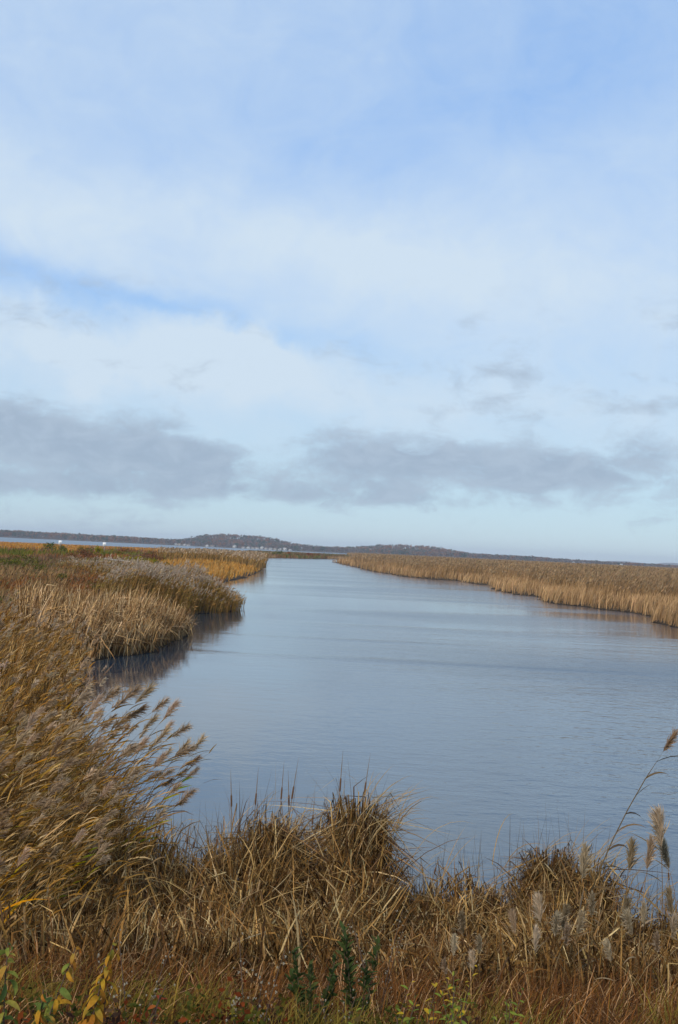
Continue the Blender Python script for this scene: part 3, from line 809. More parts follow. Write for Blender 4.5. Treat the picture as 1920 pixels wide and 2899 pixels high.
SPIKES = [(-0.563, 12.976, 1.535), (-0.489, 12.594, 1.638), (-0.39, 13.061, 1.434), (-0.167, 12.62, 1.325), (0.382, 13.049, 1.623), (-1.062, 12.745, 1.477), (-1.268, 12.492, 1.044), (-1.655, 12.893, 0.896),
    (1.258, 12.84, 0.732), (0.141, 12.847, 1.703), (-1.858, 12.671, 0.819), (-2.228, 12.478, 1.244), (-1.656, 12.813, 0.964), (1.209, 12.386, 0.885), (-2.042, 12.854, 0.612), (-0.862, 12.808, 1.496),
    (-0.216, 12.601, 1.142), (0.872, 12.939, 0.954), (2.652, 12.455, 1.009), (3.659, 12.612, 0.7), (4.232, 12.938, 0.773)]


def reed_kind(lean, bend, nleaf, pal, lpal, plen, ppal, leaf_len=.34, droop=.5, fluff=150, stem_w=.011, leaf_w=.019, unit=2.2):
    """meshes of one reed, 2.2 m long, foot at the origin, blown towards +X: stem, leaves and the plume"""
    a = Acc(); c = pick(pal, 1)
    P = None
    for wp in (PI / 2, 0.3):      # two crossed ribbons give the stem body
        P = blades(a, [(0, 0, 0)], unit, stem_w, 0.0, lean, bend, 8, c, c * 1.05, prof=np.linspace(1, .7, 8), wphi=wp, power=1.6)
    P = P[0]
    stem = a.mesh('stem', M_BLADE)
    leaves = []
    for j in np.linspace(.30, .95, nleaf):
        kk = min(int(j * 8), 7); fr = j * 8 - kk
        b = P[kk] * (1 - fr) + P[kk + 1] * fr
        a = Acc(); c = pick(lpal, 1, .2)
        blades(a, [b], leaf_len * random.uniform(.7, 1.25), leaf_w, rng.normal(0, .45), rng.uniform(.7, 1.25), rng.uniform(.2, 1.0) * droop * 2, 5, c, c * 1.1, prof=[.5, 1, .95, .75, .45], wphi=PI / 2 + rng.normal(0, .5), tilt=rng.choice([-1, 1]) * rng.uniform(.5, 1.2))
        leaves.append(a.mesh('leaf', M_LEAF))
    a = Acc()
    D = P[8] - P[7]; D = D / np.linalg.norm(D)
    blades(a, [P[8]], plen * .95, .006, 0.0, math.acos(D[2]), .5, 4, pick(ppal, 1), prof=[1, .9, .7, .5])
    plumes(a, np.array([P[8] - D * .02]), np.array([D]), plen, fluff, .0085, ppal, .30, -.02)
    plumes(a, np.array([P[8] - D * .02]), np.array([D]), plen, fluff // 2, .007, ppal, .55, .25, .7)
    tip = P[8] + D * plen * .5
    return dict(stem=stem, leaves=leaves, plume=a.mesh('plume', M_PLUME), tip=tip)


def place_reed(kind, loc, rz, s, label, group, name='common_reed', plume=True):
    r = empty(name, loc, rz, s)
    tag(r, label, 'reed', group)
    link('stem', kind['stem'], r)
    for l in kind['leaves']: link('leaf', l, r)
    if plume: link('plume', kind['plume'], r)
    return r


def reed_to(kind, target, rz, label, group, lift=None):
    """stand a reed so that the middle of its plume reaches a point, foot on the ground"""
    tx, ty, tz = target; tip = kind['tip']
    gz = max(float(ground_z(tx, ty)), -.1)
    for _ in range(3):
        s = max((tz - gz) / tip[2], .2)
        fx = tx - s * (tip[0] * math.cos(rz) - tip[1] * math.sin(rz)); fy = ty - s * (tip[0] * math.sin(rz) + tip[1] * math.cos(rz))
        gz = max(float(ground_z(fx, fy)), -.25)
    return place_reed(kind, (fx, fy, gz - .02), rz, s, label, group)


RPAL = [(.33, .20, .085), (.28, .165, .07), (.25, .17, .09), (.37, .23, .10)]
LPAL = [(.36, .22, .09), (.42, .22, .06), (.30, .18, .08), (.26, .19, .06), (.45, .24, .05)]
kinds = [reed_kind(rng.uniform(.10, .28), rng.uniform(.5, .9), int(rng.integers(7, 10)), RPAL, LPAL, rng.uniform(.24, .33), PLUME, fluff=110) for _ in range(8)]
LAB_W = 'tall brown reed with feathery plume leaning right over the water, lower left'
GRP_W = 'plumed reeds leaning over the creek'
LAB_B = 'brown reed with grey plume amid the dense reeds at lower left'
GRP_B = 'plumed reeds in the dense left bed'
ORD = ['first', 'second', 'third', 'fourth', 'fifth', 'sixth', 'seventh', 'eighth', 'ninth', 'tenth', 'eleventh', 'twelfth', 'thirteenth', 'fourteenth', 'fifteenth', 'sixteenth', 'seventeenth', 'eighteenth', 'nineteenth', 'twentieth', 'twenty first', 'twenty second', 'twenty third', 'twenty fourth', 'twenty fifth']
ovr = sorted([t for t in LEFT_PLUMES if t[0] > -2.75 and t[2] > 1.6], key=lambda t: -t[0] / t[1])
for i, t in enumerate(LEFT_PLUMES):
    t0 = t; t = (t[0] - .12, t[1], t[2])
    over = t0[0] > -2.75 and t[2] > 1.6
    reed_to(kinds[i % 8], t, rng.normal(0, .22), f'brown plumed reed leaning over the water, {ORD[ovr.index(t0)]} from the right of the left stand' if over else LAB_B, GRP_W if over else GRP_B)
n = 0
while n < 60:                       # plumeless-looking neighbours lower down: shorter reeds of the same stand
    x0, y0 = rng.uniform(-5.6, -2.0), rng.uniform(10.2, 16.5)
    ex = np.interp(y0, [8, 9.5, 11, 12.5, 14, 17.5], [-3.0, -2.55, -2.2, -2.05, -2.5, -3.6])
    if x0 > ex or x0 < -.36 * y0: continue
    place_reed(kinds[n % 8], (x0, y0, float(ground_z(x0, y0)) - .02), rng.normal(0, .3), np.interp(y0, [10, 12, 14, 17], [.55, .76, .80, .68]) * rng.uniform(.8, 1.1), LAB_B, GRP_B)
    n += 1
n = 0
while n < 30:                       # stems at the open edge, water showing between them
    x0, y0 = rng.uniform(-3.7, -2.45), rng.uniform(12.4, 15.6)
    if float(creek(x0, y0)) < -.7: continue
    place_reed(kinds[(n * 3) % 8], (x0, y0, max(float(ground_z(x0, y0)), -.25) - .02), rng.normal(0.05, .25), rng.uniform(.55, .92), 'thin bare stemmed reed without a plume at the open water edge, lower left', 'bare reeds at the open water edge', plume=False)
    n += 1
# two reeds still carrying green and yellow leaves
gk = reed_kind(.2, .7, 8, RPAL, [(.22, .27, .04), (.34, .32, .04), (.50, .33, .05)], .3, PLUME, .46, .25, 120, .011, .036)
reed_to(gk, (-1.62, 13.0, 1.75), .05, 'reed with broad green and yellow leaves at the right edge of the left stand', None)
reed_to(gk, (-3.95, 13.2, 1.75), -.1, 'reed with bright green blades beside the left picture edge', None)
reed_to(gk, (-2.35, 11.2, 1.35), .1, 'reed with yellow green leaves low in the left stand above dry grass', None)

upk = [reed_kind(rng.uniform(-.03, .10), rng.uniform(.1, .3), 4, [(.33, .22, .11), (.28, .18, .09)], STRAW, rng.uniform(.18, .26), [(.50, .39, .275), (.44, .33, .225), (.54, .44, .32)],
                 .2, .5, 240, .006, .012, .82) for _ in range(5)]
rk = {d: sorted([t for t in RIGHT_PLUMES if (t[1] > 10) == d], key=lambda t: t[0] / t[1]) for d in (True, False)}
for i, t in enumerate(RIGHT_PLUMES):
    dark = t[1] > 10; nth = ORD[rk[dark].index(t)]
    reed_to(upk[i % 5], t, rng.uniform(-3.1, 3.1), f'reed with brown plume against the water at lower right, {nth} from the left' if dark else f'reed with fluffy pale plume before the right cattails, {nth} from the left',
            'brown plumes against the water' if dark else 'pale plumed reeds at lower right')
# the lone tall reed at the right edge, leaves streaming to the right
tk = reed_kind(.24, .34, 10, [(.27, .19, .11)], [(.20, .14, .08), (.26, .18, .10), (.13, .09, .06)], .24, [(.36, .26, .17), (.32, .22, .14)], .36, .9, 130, .019, .024, 2.75)
reed_to(tk, (3.05, 9.5, 2.98), 0.0, 'lone tall reed with drooping leaves rising above the cattails at right edge', None)

# cattail stalks with brown spikes
def tube(a, pts, radii, n=7, c=(.1, .1, .1)):
    pts = np.asarray(pts, float); k = len(pts)
    an = np.arange(n) / n * 2 * PI
    V = pts[:, None, :] + np.stack([np.cos(an), np.sin(an), 0 * an], -1)[None] * np.asarray(radii)[:, None, None]
    I = np.arange(k * n).reshape(k, n); J = np.roll(I, -1, 1)
    Qd = np.stack([I[:-1], J[:-1], J[1:], I[1:]], -1).reshape(-1, 4)
    a.add(V, Qd, None, c)


def cattail_kind(lean):
    zz = np.linspace(0, 1.5, 6); xs = lean * zz ** 1.5
    a = Acc(); tube(a, np.stack([xs, 0 * zz, zz], -1), np.linspace(.006, .004, 6), 6); stalk = a.mesh('stalk', M_STALK, True)
    a = Acc(); z2 = np.array([1.20, 1.205, 1.22, 1.28, 1.33, 1.345, 1.35]); tube(a, np.stack([lean * z2 ** 1.5, 0 * z2, z2], -1), np.array([.003, .008, .0105, .0105, .010, .007, .002]), 8)
    spike = a.mesh('spike', M_SPIKE, True)
    a = Acc(); z3 = np.array([1.35, 1.5, 1.66]); tube(a, np.stack([lean * z3 ** 1.5, 0 * z3, z3], -1), np.array([.004, .003, .0008]), 5); tip = a.mesh('tip', M_STALK, True)
    a = Acc(); P = blades(a, [(0.01, 0, 0), (-.01, .01, 0)], [1.3, 1.05], .014, [0.5, 2.9], [.08, .12], [.5, .9], 5, pick(CAT, 2), prof=[.8, 1, .9, .7, .4]); 
    return stalk, spike, tip, a.mesh('leaf', M_BLADE)


ck = [cattail_kind(l) for l in (.02, .07, -.04)]
sp = sorted(SPIKES, key=lambda t: t[0] / t[1])
for i, (x0, y0, z0) in enumerate(SPIKES):
    gz = float(ground_z(x0, y0)); s = max((z0 - gz) / 1.28, .35)
    r = empty('cattail', (x0, y0, max(gz, -.2)), rng.uniform(-.5, .5), 1.0)
    r.scale = (1.0, 1.0, s)
    tag(r, f'upright cattail stalk with brown spike on the near shore, {ORD[sp.index((x0, y0, z0))]} from the left', 'cattail', 'cattail stalks along the near shore')
    for nm, me in zip(('stalk', 'spike', 'tip', 'leaf'), ck[i % 3]): link(nm, me, r)


# ------------------------------------------------------------------ leafy plants on the near slope
def leaf_mesh(L, Wd, curl, c0, c1, mat=M_LEAF, fold=.25):
    """one leaf along +X with folded midrib and curled tip"""
    k = 7; t = np.linspace(0, 1, k)
    th = -curl * t ** 1.3
    px = np.concatenate([[0], np.cumsum(np.cos(th[1:]) * L / (k - 1))]); pz = np.concatenate([[0], np.cumsum(np.sin(th[1:]) * L / (k - 1))])
    w = Wd * .5 * np.sin(PI * np.clip(t * .93 + .04, 0, 1)) ** .8 * (1.1 - .25 * t)
    w[-1] = .0005
    V = []
    for i in range(k):
        V += [(px[i], -w[i], pz[i] + fold * w[i]), (px[i], 0, pz[i]), (px[i], w[i], pz[i] + fold * w[i])]
    Qd = []
    for i in range(k - 1):
        a = 3 * i
        Qd += [(a, a + 1, a + 4, a + 3), (a + 1, a + 2, a + 5, a + 4)]
    c0, c1 = np.array(c0), np.array(c1)
    tt = np.repeat(t, 3)[:, None]
    C = c0 * (1 - tt) + c1 * tt
    a = Acc(); a.add(V, Qd, None, C)
    return a.mesh('leaf', mat, True)


def stem_mesh(pts, r0, r1, mat=M_STEM):
    a = Acc(); tube(a, pts, np.linspace(r0, r1, len(pts)), 6)
    return a.mesh('stem', mat, True)


def leafy_plant(name, loc, h, lean, nleaf, leaves, label, cat, spread=.9, start=.35, group=None, r0=.005, up=.3, s_rng=(.7, 1.15), nstem=1):
    r = empty(name, loc)
    tag(r, label, cat, group)
    for q in range(nstem):
        a0 = rng.uniform(0, 6.28); off = 0.0 if nstem == 1 else .07
        tt = np.linspace(0, 1, 7)
        lx, ly = lean[0] + off * math.cos(a0) * 2, lean[1] + off * math.sin(a0) * 2
        hh = h * (1 if q == 0 else rng.uniform(.75, .98))
        pts = np.stack([lx * tt ** 1.4 * hh + .012 * np.sin(7 * tt + q), ly * tt ** 1.4 * hh, tt * hh], -1)
        link('stem', stem_mesh(pts, r0, r0 * .35), r)
        m = nleaf // nstem
        for i in range(m):
            t = start + (1 - start) * (i + .5) / m
            p = np.array([np.interp(t, tt, pts[:, j]) for j in range(3)])
            link('leaf', random.choice(leaves), r, p, (rng.normal(0, .4), -up + rng.normal(0, .35), i * 2.4 + rng.normal(0, .4)), rng.uniform(*s_rng) * (1 - .35 * max(0, t - .8) / .2 * 0.8))
    return r


def gz(x, y): return float(ground_z(x, y)) - .02


YEL = [leaf_mesh(.080, .026, 1.4, (.50, .29, .03), (.50, .22, .03)), leaf_mesh(.085, .026, 2.1, (.46, .22, .03), (.34, .10, .025)), leaf_mesh(.072, .025, 1.1, (.46, .32, .035), (.50, .26, .03)),
       leaf_mesh(.09, .03, 1.4, (.25, .24, .04), (.46, .22, .03))]
GRN = [leaf_mesh(.095, .034, 1.3, (.16, .20, .04), (.28, .27, .05)), leaf_mesh(.10, .034, 1.8, (.12, .17, .04), (.20, .22, .05)), leaf_mesh(.085, .03, 1.0, (.30, .28, .05), (.38, .27, .06)),
       leaf_mesh(.09, .03, 1.5, (.40, .26, .05), (.45, .20, .04)), leaf_mesh(.09, .032, 1.2, (.10, .15, .05), (.16, .20, .05))]
SML = [leaf_mesh(.042, .014, .7, (.19, .25, .035), (.25, .29, .05)), leaf_mesh(.036, .012, .5, (.14, .20, .035), (.20, .25, .045)), leaf_mesh(.045, .015, .9, (.24, .27, .04), (.28, .28, .05))]
SMY = SML + [leaf_mesh(.040, .016, .8, (.55, .38, .03), (.52, .30, .03)), leaf_mesh(.038, .015, .5, (.50, .36, .04), (.52, .30, .04))]
RED = [leaf_mesh(.045, .020, .8, (.36, .07, .03), (.28, .06, .03)), leaf_mesh(.05, .022, 1.0, (.42, .14, .03), (.36, .08, .03)), leaf_mesh(.04, .018, .6, (.12, .14, .04), (.3, .12, .04))]
DKG = [leaf_mesh(.045, .016, .3, (.055, .085, .025), (.075, .10, .03)), leaf_mesh(.038, .014, .4, (.045, .07, .022), (.06, .085, .03)), leaf_mesh(.04, .015, .3, (.08, .10, .03), (.10, .11, .035))]

leafy_plant('sapling', (-.76, 3.4, gz(-.76, 3.4)), .86, (.12, 0.0), 46, YEL, 'young sapling with curled orange yellow leaves at the bottom left', 'sapling', start=.62, up=-.1, r0=.006, s_rng=(.65, 1.05))
leafy_plant('sapling', (-1.0, 3.6, gz(-1.0, 3.6)), .84, (.08, 0.0), 120, GRN + YEL[:2], 'sapling with drooping green and yellow leaves in the bottom left corner', 'sapling', start=.58, up=-.2, r0=.005, nstem=4, s_rng=(.55, .95))
leafy_plant('sapling', (-1.16, 3.55, gz(-1.16, 3.55)), .78, (.0, 0.0), 30, GRN[:2] + GRN[4:], 'low dark green leaved sapling at the bottom left picture edge', 'sapling', start=.3, up=-.2, nstem=2, s_rng=(.7, 1.15))
leafy_plant('red_weed', (-.74, 4.1, gz(-.74, 4.1)), .66, (.1, 0), 60, RED, 'bushy weed with red and green leaves right of the orange sapling', 'weed', start=.3, nstem=4, s_rng=(.6, 1.0))
leafy_plant('red_weed', (-.45, 3.75, gz(-.45, 3.75)), .56, (.0, 0), 44, RED[:2], 'low weed with deep red leaves at the bottom edge', 'weed', start=.3, nstem=4, s_rng=(.6, 1.0))
leafy_plant('red_weed', (.02, 4.4, gz(.02, 4.4)), .48, (.0, 0), 30, RED + SMY[3:], 'small weed with red and yellow leaves below the dark green shrubs', 'weed', start=.3, nstem=3, s_rng=(.6, 1.0))
gw_ = [(.28, 4.6, .72, 67, 'green goldenrod weed with yellow lower leaves, first from the dark shrub'), (.46, 4.55, .80, 96, 'bright green goldenrod weed in the middle of the bottom right weeds'),
       (.62, 4.7, .88, 96, 'tall bright green weed with yellow leaves, tallest of the bottom weeds'), (.80, 4.65, .78, 96, 'leafy green weed, rightmost of the thick green patch'),
       (.57, 4.25, .72, 80, 'low green weed in front of the taller green weeds'), (.40, 4.2, .68, 73, 'small green weed at the bottom edge beside the yellow leaves'),
       (.74, 4.2, .68, 70, 'short green weed at the bottom edge under the right green patch'), (1.04, 4.5, .62, 41, 'single sparse green weed standing apart in the rusty grass'),
       (1.14, 4.25, .56, 25, 'small green seedling near the bottom right grass')]
for i, (x0, y0, hh, nl, lab) in enumerate(gw_):
    leafy_plant('green_weed', (x0, y0, gz(x0, y0)), hh * .94, (rng.normal(0, .08), 0), int(nl * .7), SMY if i in (0, 1, 2, 5) else SML, lab, 'weed', start=.5, group='green weeds on the near slope', up=.35, r0=.0035, nstem=4, s_rng=(.75, 1.25))
leafy_plant('yellow_weed', (.14, 4.7, gz(.14, 4.7)), .60, (.0, 0), 26, SMY[3:] + SML[:1], 'thin weed with a few yellow leaves below the taller dark shrub', 'weed', start=.3, up=.1, r0=.003, nstem=2, s_rng=(.9, 1.4))
leafy_plant('yellow_weed', (-.34, 4.5, gz(-.34, 4.5)), .54, (.0, 0), 18, SMY[2:], 'small yellow green weed beside the white seeded aster', 'weed', start=.3, up=.1, r0=.003, s_rng=(.9, 1.4))


def dark_shrub(loc, h, wd, n, label):
    r = empty('evergreen_shrub', loc); tag(r, label, 'shrub', 'dark green shrubs on the slope')
    for q in range(5):
        an = rng.uniform(0, 6.28); tt = np.linspace(0, 1, 6); hh = h * rng.uniform(.75, 1)
        pts = np.stack([wd * math.cos(an) * tt ** 1.3 * .7, wd * math.sin(an) * tt ** 1.3 * .7, tt * hh], -1)
        link('stem', stem_mesh(pts, .005, .002), r)
        for i in range(n // 5):
            t = rng.uniform(.30, 1.0) ** .8; p = [np.interp(t, tt, pts[:, j]) for j in range(3)]
            link('leaf', random.choice(DKG), r, p, (rng.normal(0, .4), -.9 + rng.normal(0, .3), rng.uniform(0, 6.28)), rng.uniform(1.0, 1.8))
    return r


dark_shrub((.25, 6.3, gz(.25, 6.3)), .84, .16, 300, 'tall narrow dark green shrub at bottom centre, taller of the two')
dark_shrub((-.02, 6.2, gz(-.02, 6.2)), .72, .20, 260, 'shorter dark green shrub just left of the narrow one')


def aster(loc, h, n, label, wd=.16, dark=False):
    r = empty('seeded_aster', loc); tag(r, label, 'wildflower', 'white seeded asters on the slope')
    a = Acc()
    for q in range(14):                                  # fluffy seed head: short strands in all directions
        v = rng.normal(0, 1, 3); v /= np.linalg.norm(v)
        blades(a, [(0, 0, 0)], .009, .005, math.atan2(v[1], v[0]), math.acos(v[2]), 0.0, 2, (.50, .45, .34), prof=[1, 1])
    head = a.mesh('seed_head', M_PLUME)
    for q in range(4):
        an = q * 1.57 + rng.uniform(0, 1); tt = np.linspace(0, 1, 6)
        pts = np.stack([wd * math.cos(an) * tt ** 1.5, wd * math.sin(an) * tt ** 1.5, tt * h * rng.uniform(.7, 1)], -1)
        link('stem', stem_mesh(pts, .004, .0015), r)
        for i in range(n // 4):
            t = rng.uniform(.5, 1.0); p = np.array([np.interp(t, tt, pts[:, j]) for j in range(3)]) + rng.normal(0, .03, 3)
            link('seed_head', head, r, p, (0, 0, rng.uniform(0, 6)), rng.uniform(.5, 1.0))
    return r


aster((-.30, 5.0, gz(-.30, 5.0)), .80, 80, 'aster gone to white seed left of the dark green shrubs')
aster((.40, 7.0, gz(.40, 7.0)), 1.0, 80, 'dark stemmed aster with white seed heads rising behind the tall dark shrub', .20)
aster((-.95, 5.6, gz(-.95, 5.6)), .78, 60, 'greyish seeded aster behind the orange sapling', .2)
aster((.12, 5.9, gz(.12, 5.9)), .62, 24, 'small aster with few white heads in front of the dark shrubs', .14)

# ------------------------------------------------------------------ shrubs, log and signs on the left bank
def bush(x0, y0, wx_, hz, pal, label, n=420, name='bush', group=None):
    g_ = gz(x0, y0)
    r = empty(name, (x0, y0, g_)); tag(r, label, 'bush', group)
    k = 6
    lobes = [(rng.uniform(-.6, .6) * wx_, rng.uniform(-.5, .5) * wx_, hz * rng.uniform(.35, .68), wx_ * rng.uniform(.3, .5), wx_ * .4, hz * rng.uniform(.25, .36)) for _ in range(k)]
    a = Acc(); leaf_cloud(a, lobes, n, .00055 * y0 + .03, pal)
    link('foliage', a.mesh('foliage', M_LEAF), r)['kind'] = 'stuff'
    for q in range(3):
        l = lobes[q]; pts = np.array([(l[0] * .2, l[1] * .2, -.1), (l[0] * .5, l[1] * .5, l[2] * .5), (l[0], l[1], l[2])])
        link('stem', stem_mesh(pts, .05, .02), r)
    return r


bush(-60.6, 222, 2.9, 2.7, [(.10, .13, .03), (.13, .15, .035), (.07, .09, .025), (.18, .17, .05)], 'rounded dark green bush beside the left white sign')
bush(-57.9, 224, 1.2, 1.9, [(.15, .15, .04), (.2, .17, .05)], 'small olive bush at the foot of the left white sign')
bush(-51.7, 218, 2.0, 2.1, [(.20, .17, .05), (.15, .15, .05), (.25, .18, .07)], 'olive yellow bush midway between the two white signs')
bush(-45.9, 205, 1.1, 2.3, [(.36, .29, .04), (.28, .25, .04)], 'yellow bush directly under the right white sign')
bush(-42.6, 205, 2.2, 1.9, [(.30, .24, .05), (.22, .19, .05), (.24, .15, .06)], 'yellow green bush just right of the right white sign')
bush(-27.2, 142, 1.6, 1.5, [(.42, .31, .03), (.34, .26, .04), (.24, .21, .04)], 'bright yellow flowering bush above the pale plumed reeds')
bush(-24.6, 139, 1.7, 1.4, [(.34, .27, .04), (.26, .22, .04), (.16, .15, .04)], 'yellow olive bush right of the bright yellow one')
bush(-22.2, 135, 1.3, 1.1, [(.10, .11, .03), (.14, .13, .04)], 'low dark green bush beside the grey log')
bush(-47.3, 238, 3.4, 2.1, [(.26, .10, .05), (.22, .10, .05), (.3, .15, .06)], 'broad rusty red bush right of the right white sign', 560)
bush(-40.4, 300, 2.6, 3.4, [(.40, .15, .04), (.34, .12, .035)], 'rounded rust orange bush on the skyline of the left bank')
bush(-34, 300, 3.2, 2.4, [(.22, .12, .06), (.2, .15, .06)], 'brown bush right of the rust orange bush')
bush(-44, 330, 2.6, 2.2, [(.16, .15, .05), (.22, .18, .06)], 'olive green bush left of the rust orange bush')
for x0, y0, w_, h_, pal, lab in [(-29.0, 520, 3.0, 3.4, [(.13, .14, .05), (.17, .17, .06)], 'green bush at the left end of the spit'),
                                 (-25.5, 545, 3.2, 3.2, [(.34, .13, .05), (.28, .12, .05)], 'rust red bush beside the green bush on the spit'),
                                 (-19.5, 540, 3.4, 2.4, [(.24, .15, .07), (.2, .12, .06)], 'brown bush in the middle of the spit'),
                                 (-14.4, 560, 2.2, 2.7, [(.32, .12, .05), (.26, .11, .05)], 'small rust bush near the middle of the spit'),
                                 (-9.6, 575, 2.4, 2.5, [(.3, .13, .05), (.22, .13, .06)], 'reddish bush toward the right end of the spit'),
                                 (-5.2, 590, 2.6, 2.3, [(.17, .15, .06), (.2, .17, .07)], 'olive bush at the right end of the spit')]:
    bush(x0, y0, w_, h_, pal, lab, 300, group='bushes on the spit')

for x0, y0, w_, h_ in [(-23.5, 84, 1.4, 1.3), (-26.5, 90, 1.6, 1.5), (-20.5, 78, 1.1, 1.0), (-30, 97, 1.7, 1.5), (-22.5, 68, 1.2, .9), (-18.0, 58, 1.0, .8), (-33, 112, 2.0, 1.6), (-16.8, 63, 1.0, .9)]:
    bush(x0, y0, w_, h_, GREENS + [(.09, .10, .028), (.07, .08, .025)], 'low dark green shrub among the rust weeds on the left bank', 360, group='green shrubs among the rust weeds')
for x0, y0, w_, h_ in [(-30.5, 128, 2.2, 1.5), (-36, 150, 2.6, 1.7), (-28, 160, 2.4, 1.6), (-41, 175, 2.8, 1.9), (-33, 190, 2.8, 1.9), (-24.5, 118, 1.8, 1.2)]:
    bush(x0, y0, w_, h_, [(.20, .085, .045), (.16, .075, .045), (.25, .115, .055)], 'dark rust brown shrub on the rise behind the pale plumes', 360, group='rust shrubs behind the pale plumes')

# grey driftwood log
a = Acc(); tt = np.linspace(0, 1, 8)
ang8 = np.arange(9) / 9 * 2 * PI
pts = np.stack([tt * 5.2 - 2.6, .25 * np.sin(tt * 3), .28 - .16 * tt], -1)
rr = .17 * (1 - .45 * tt) * (1 + .12 * np.sin(tt * 17))
V = pts[:, None, :] + np.stack([0 * ang8, np.cos(ang8), np.sin(ang8)], -1)[None] * rr[:, None, None]
I = np.arange(72).reshape(8, 9); J = np.roll(I, -1, 1)
a.add(np.concatenate([V.reshape(-1, 3), pts[[0, -1]]]), np.stack([I[:-1], J[:-1], J[1:], I[1:]], -1).reshape(-1, 4),
      np.concatenate([np.stack([np.full(9, 72), J[0], I[0]], -1), np.stack([np.full(9, 73), I[-1], J[-1]], -1)]), (.3, .3, .3))
lg = tag(link('log', a.mesh('log', M_LOG, True), None, (-26.5, 132, gz(-26.5, 132) + .55), (0, .02, -.2)), 'bleached grey log lying in the scrub above the plumed reeds', 'log')


def box(a, c, s):
    c = np.array(c); s = np.array(s) / 2
    V = np.array([(i, j, k) for i in (-1, 1) for j in (-1, 1) for k in (-1, 1)]) * s + c
    a.add(V, [(0, 1, 3, 2), (4, 6, 7, 5), (0, 4, 5, 1), (2, 3, 7, 6), (0, 2, 6, 4), (1, 5, 7, 3)], None, (.5, .5, .5))


def sign(x0, y0, ztop, label):
    g_ = gz(x0, y0); r = empty('notice_sign', (x0, y0, g_)); tag(r, label, 'sign', 'white signs on the meadow')
    H_ = ztop - g_
    a = Acc(); box(a, (0, .06, (H_ - .1) / 2), (.12, .10, H_ - .1)); link('post', a.mesh('post', M_POST), r)
    a = Acc(); box(a, (0, -.012, H_ - .44), (.70, .025, .86)); pnl = link('panel', a.mesh('panel', M_SIGN), r)
    a = Acc(); box(a, (0, -.03, H_ - .44), (.36, .010, .30)); link('emblem', a.mesh('emblem', M_FADED), pnl)
    return r


M_FADED = solid_mat('faded_print', (0.60, 0.62, 0.64), 0.6, 0.1, 5)
sign(-60.1, 230, 3.96, 'white square sign on a grey post beside the dark green bush')
sign(-50.5, 230, 3.98, 'white sign on a post above the yellow bush, right of the other sign')

# ------------------------------------------------------------------ houses along the far shore
HOUSES = [(-341.1, 2.0), (-333.0, 1.5), (-322.8, 1.3), (-313.0, 1.6), (-275.0, 2.8), (-263.1, 2.5), (-217.2, 2.5), (-197.1, 2.0), (-187.3, 1.6), (-177.7, 1.1), (-159.4, 1.4), (-149.8, 1.7), (-140.6, 0.7),
          (-130.8, 1.9), (-120.9, 0.8), (-110.2, 1.3), (-98.8, 1.1), (240.7, 14.6), (498.3, 3.1), (522.6, 3.5), (598.5, 4.3), (-168.4, 2.4)]
HL = ['{} house on the far shore under the {}, {}']
ordn = ['first', 'second', 'third', 'fourth', 'fifth', 'sixth', 'seventh', 'eighth', 'ninth', 'tenth', 'eleventh', 'twelfth', 'thirteenth', 'fourteenth', 'fifteenth', 'sixteenth', 'seventeenth', 'eighteenth']
order = sorted([i for i in range(len(HOUSES)) if HOUSES[i][0] < 0], key=lambda i: HOUSES[i][0])
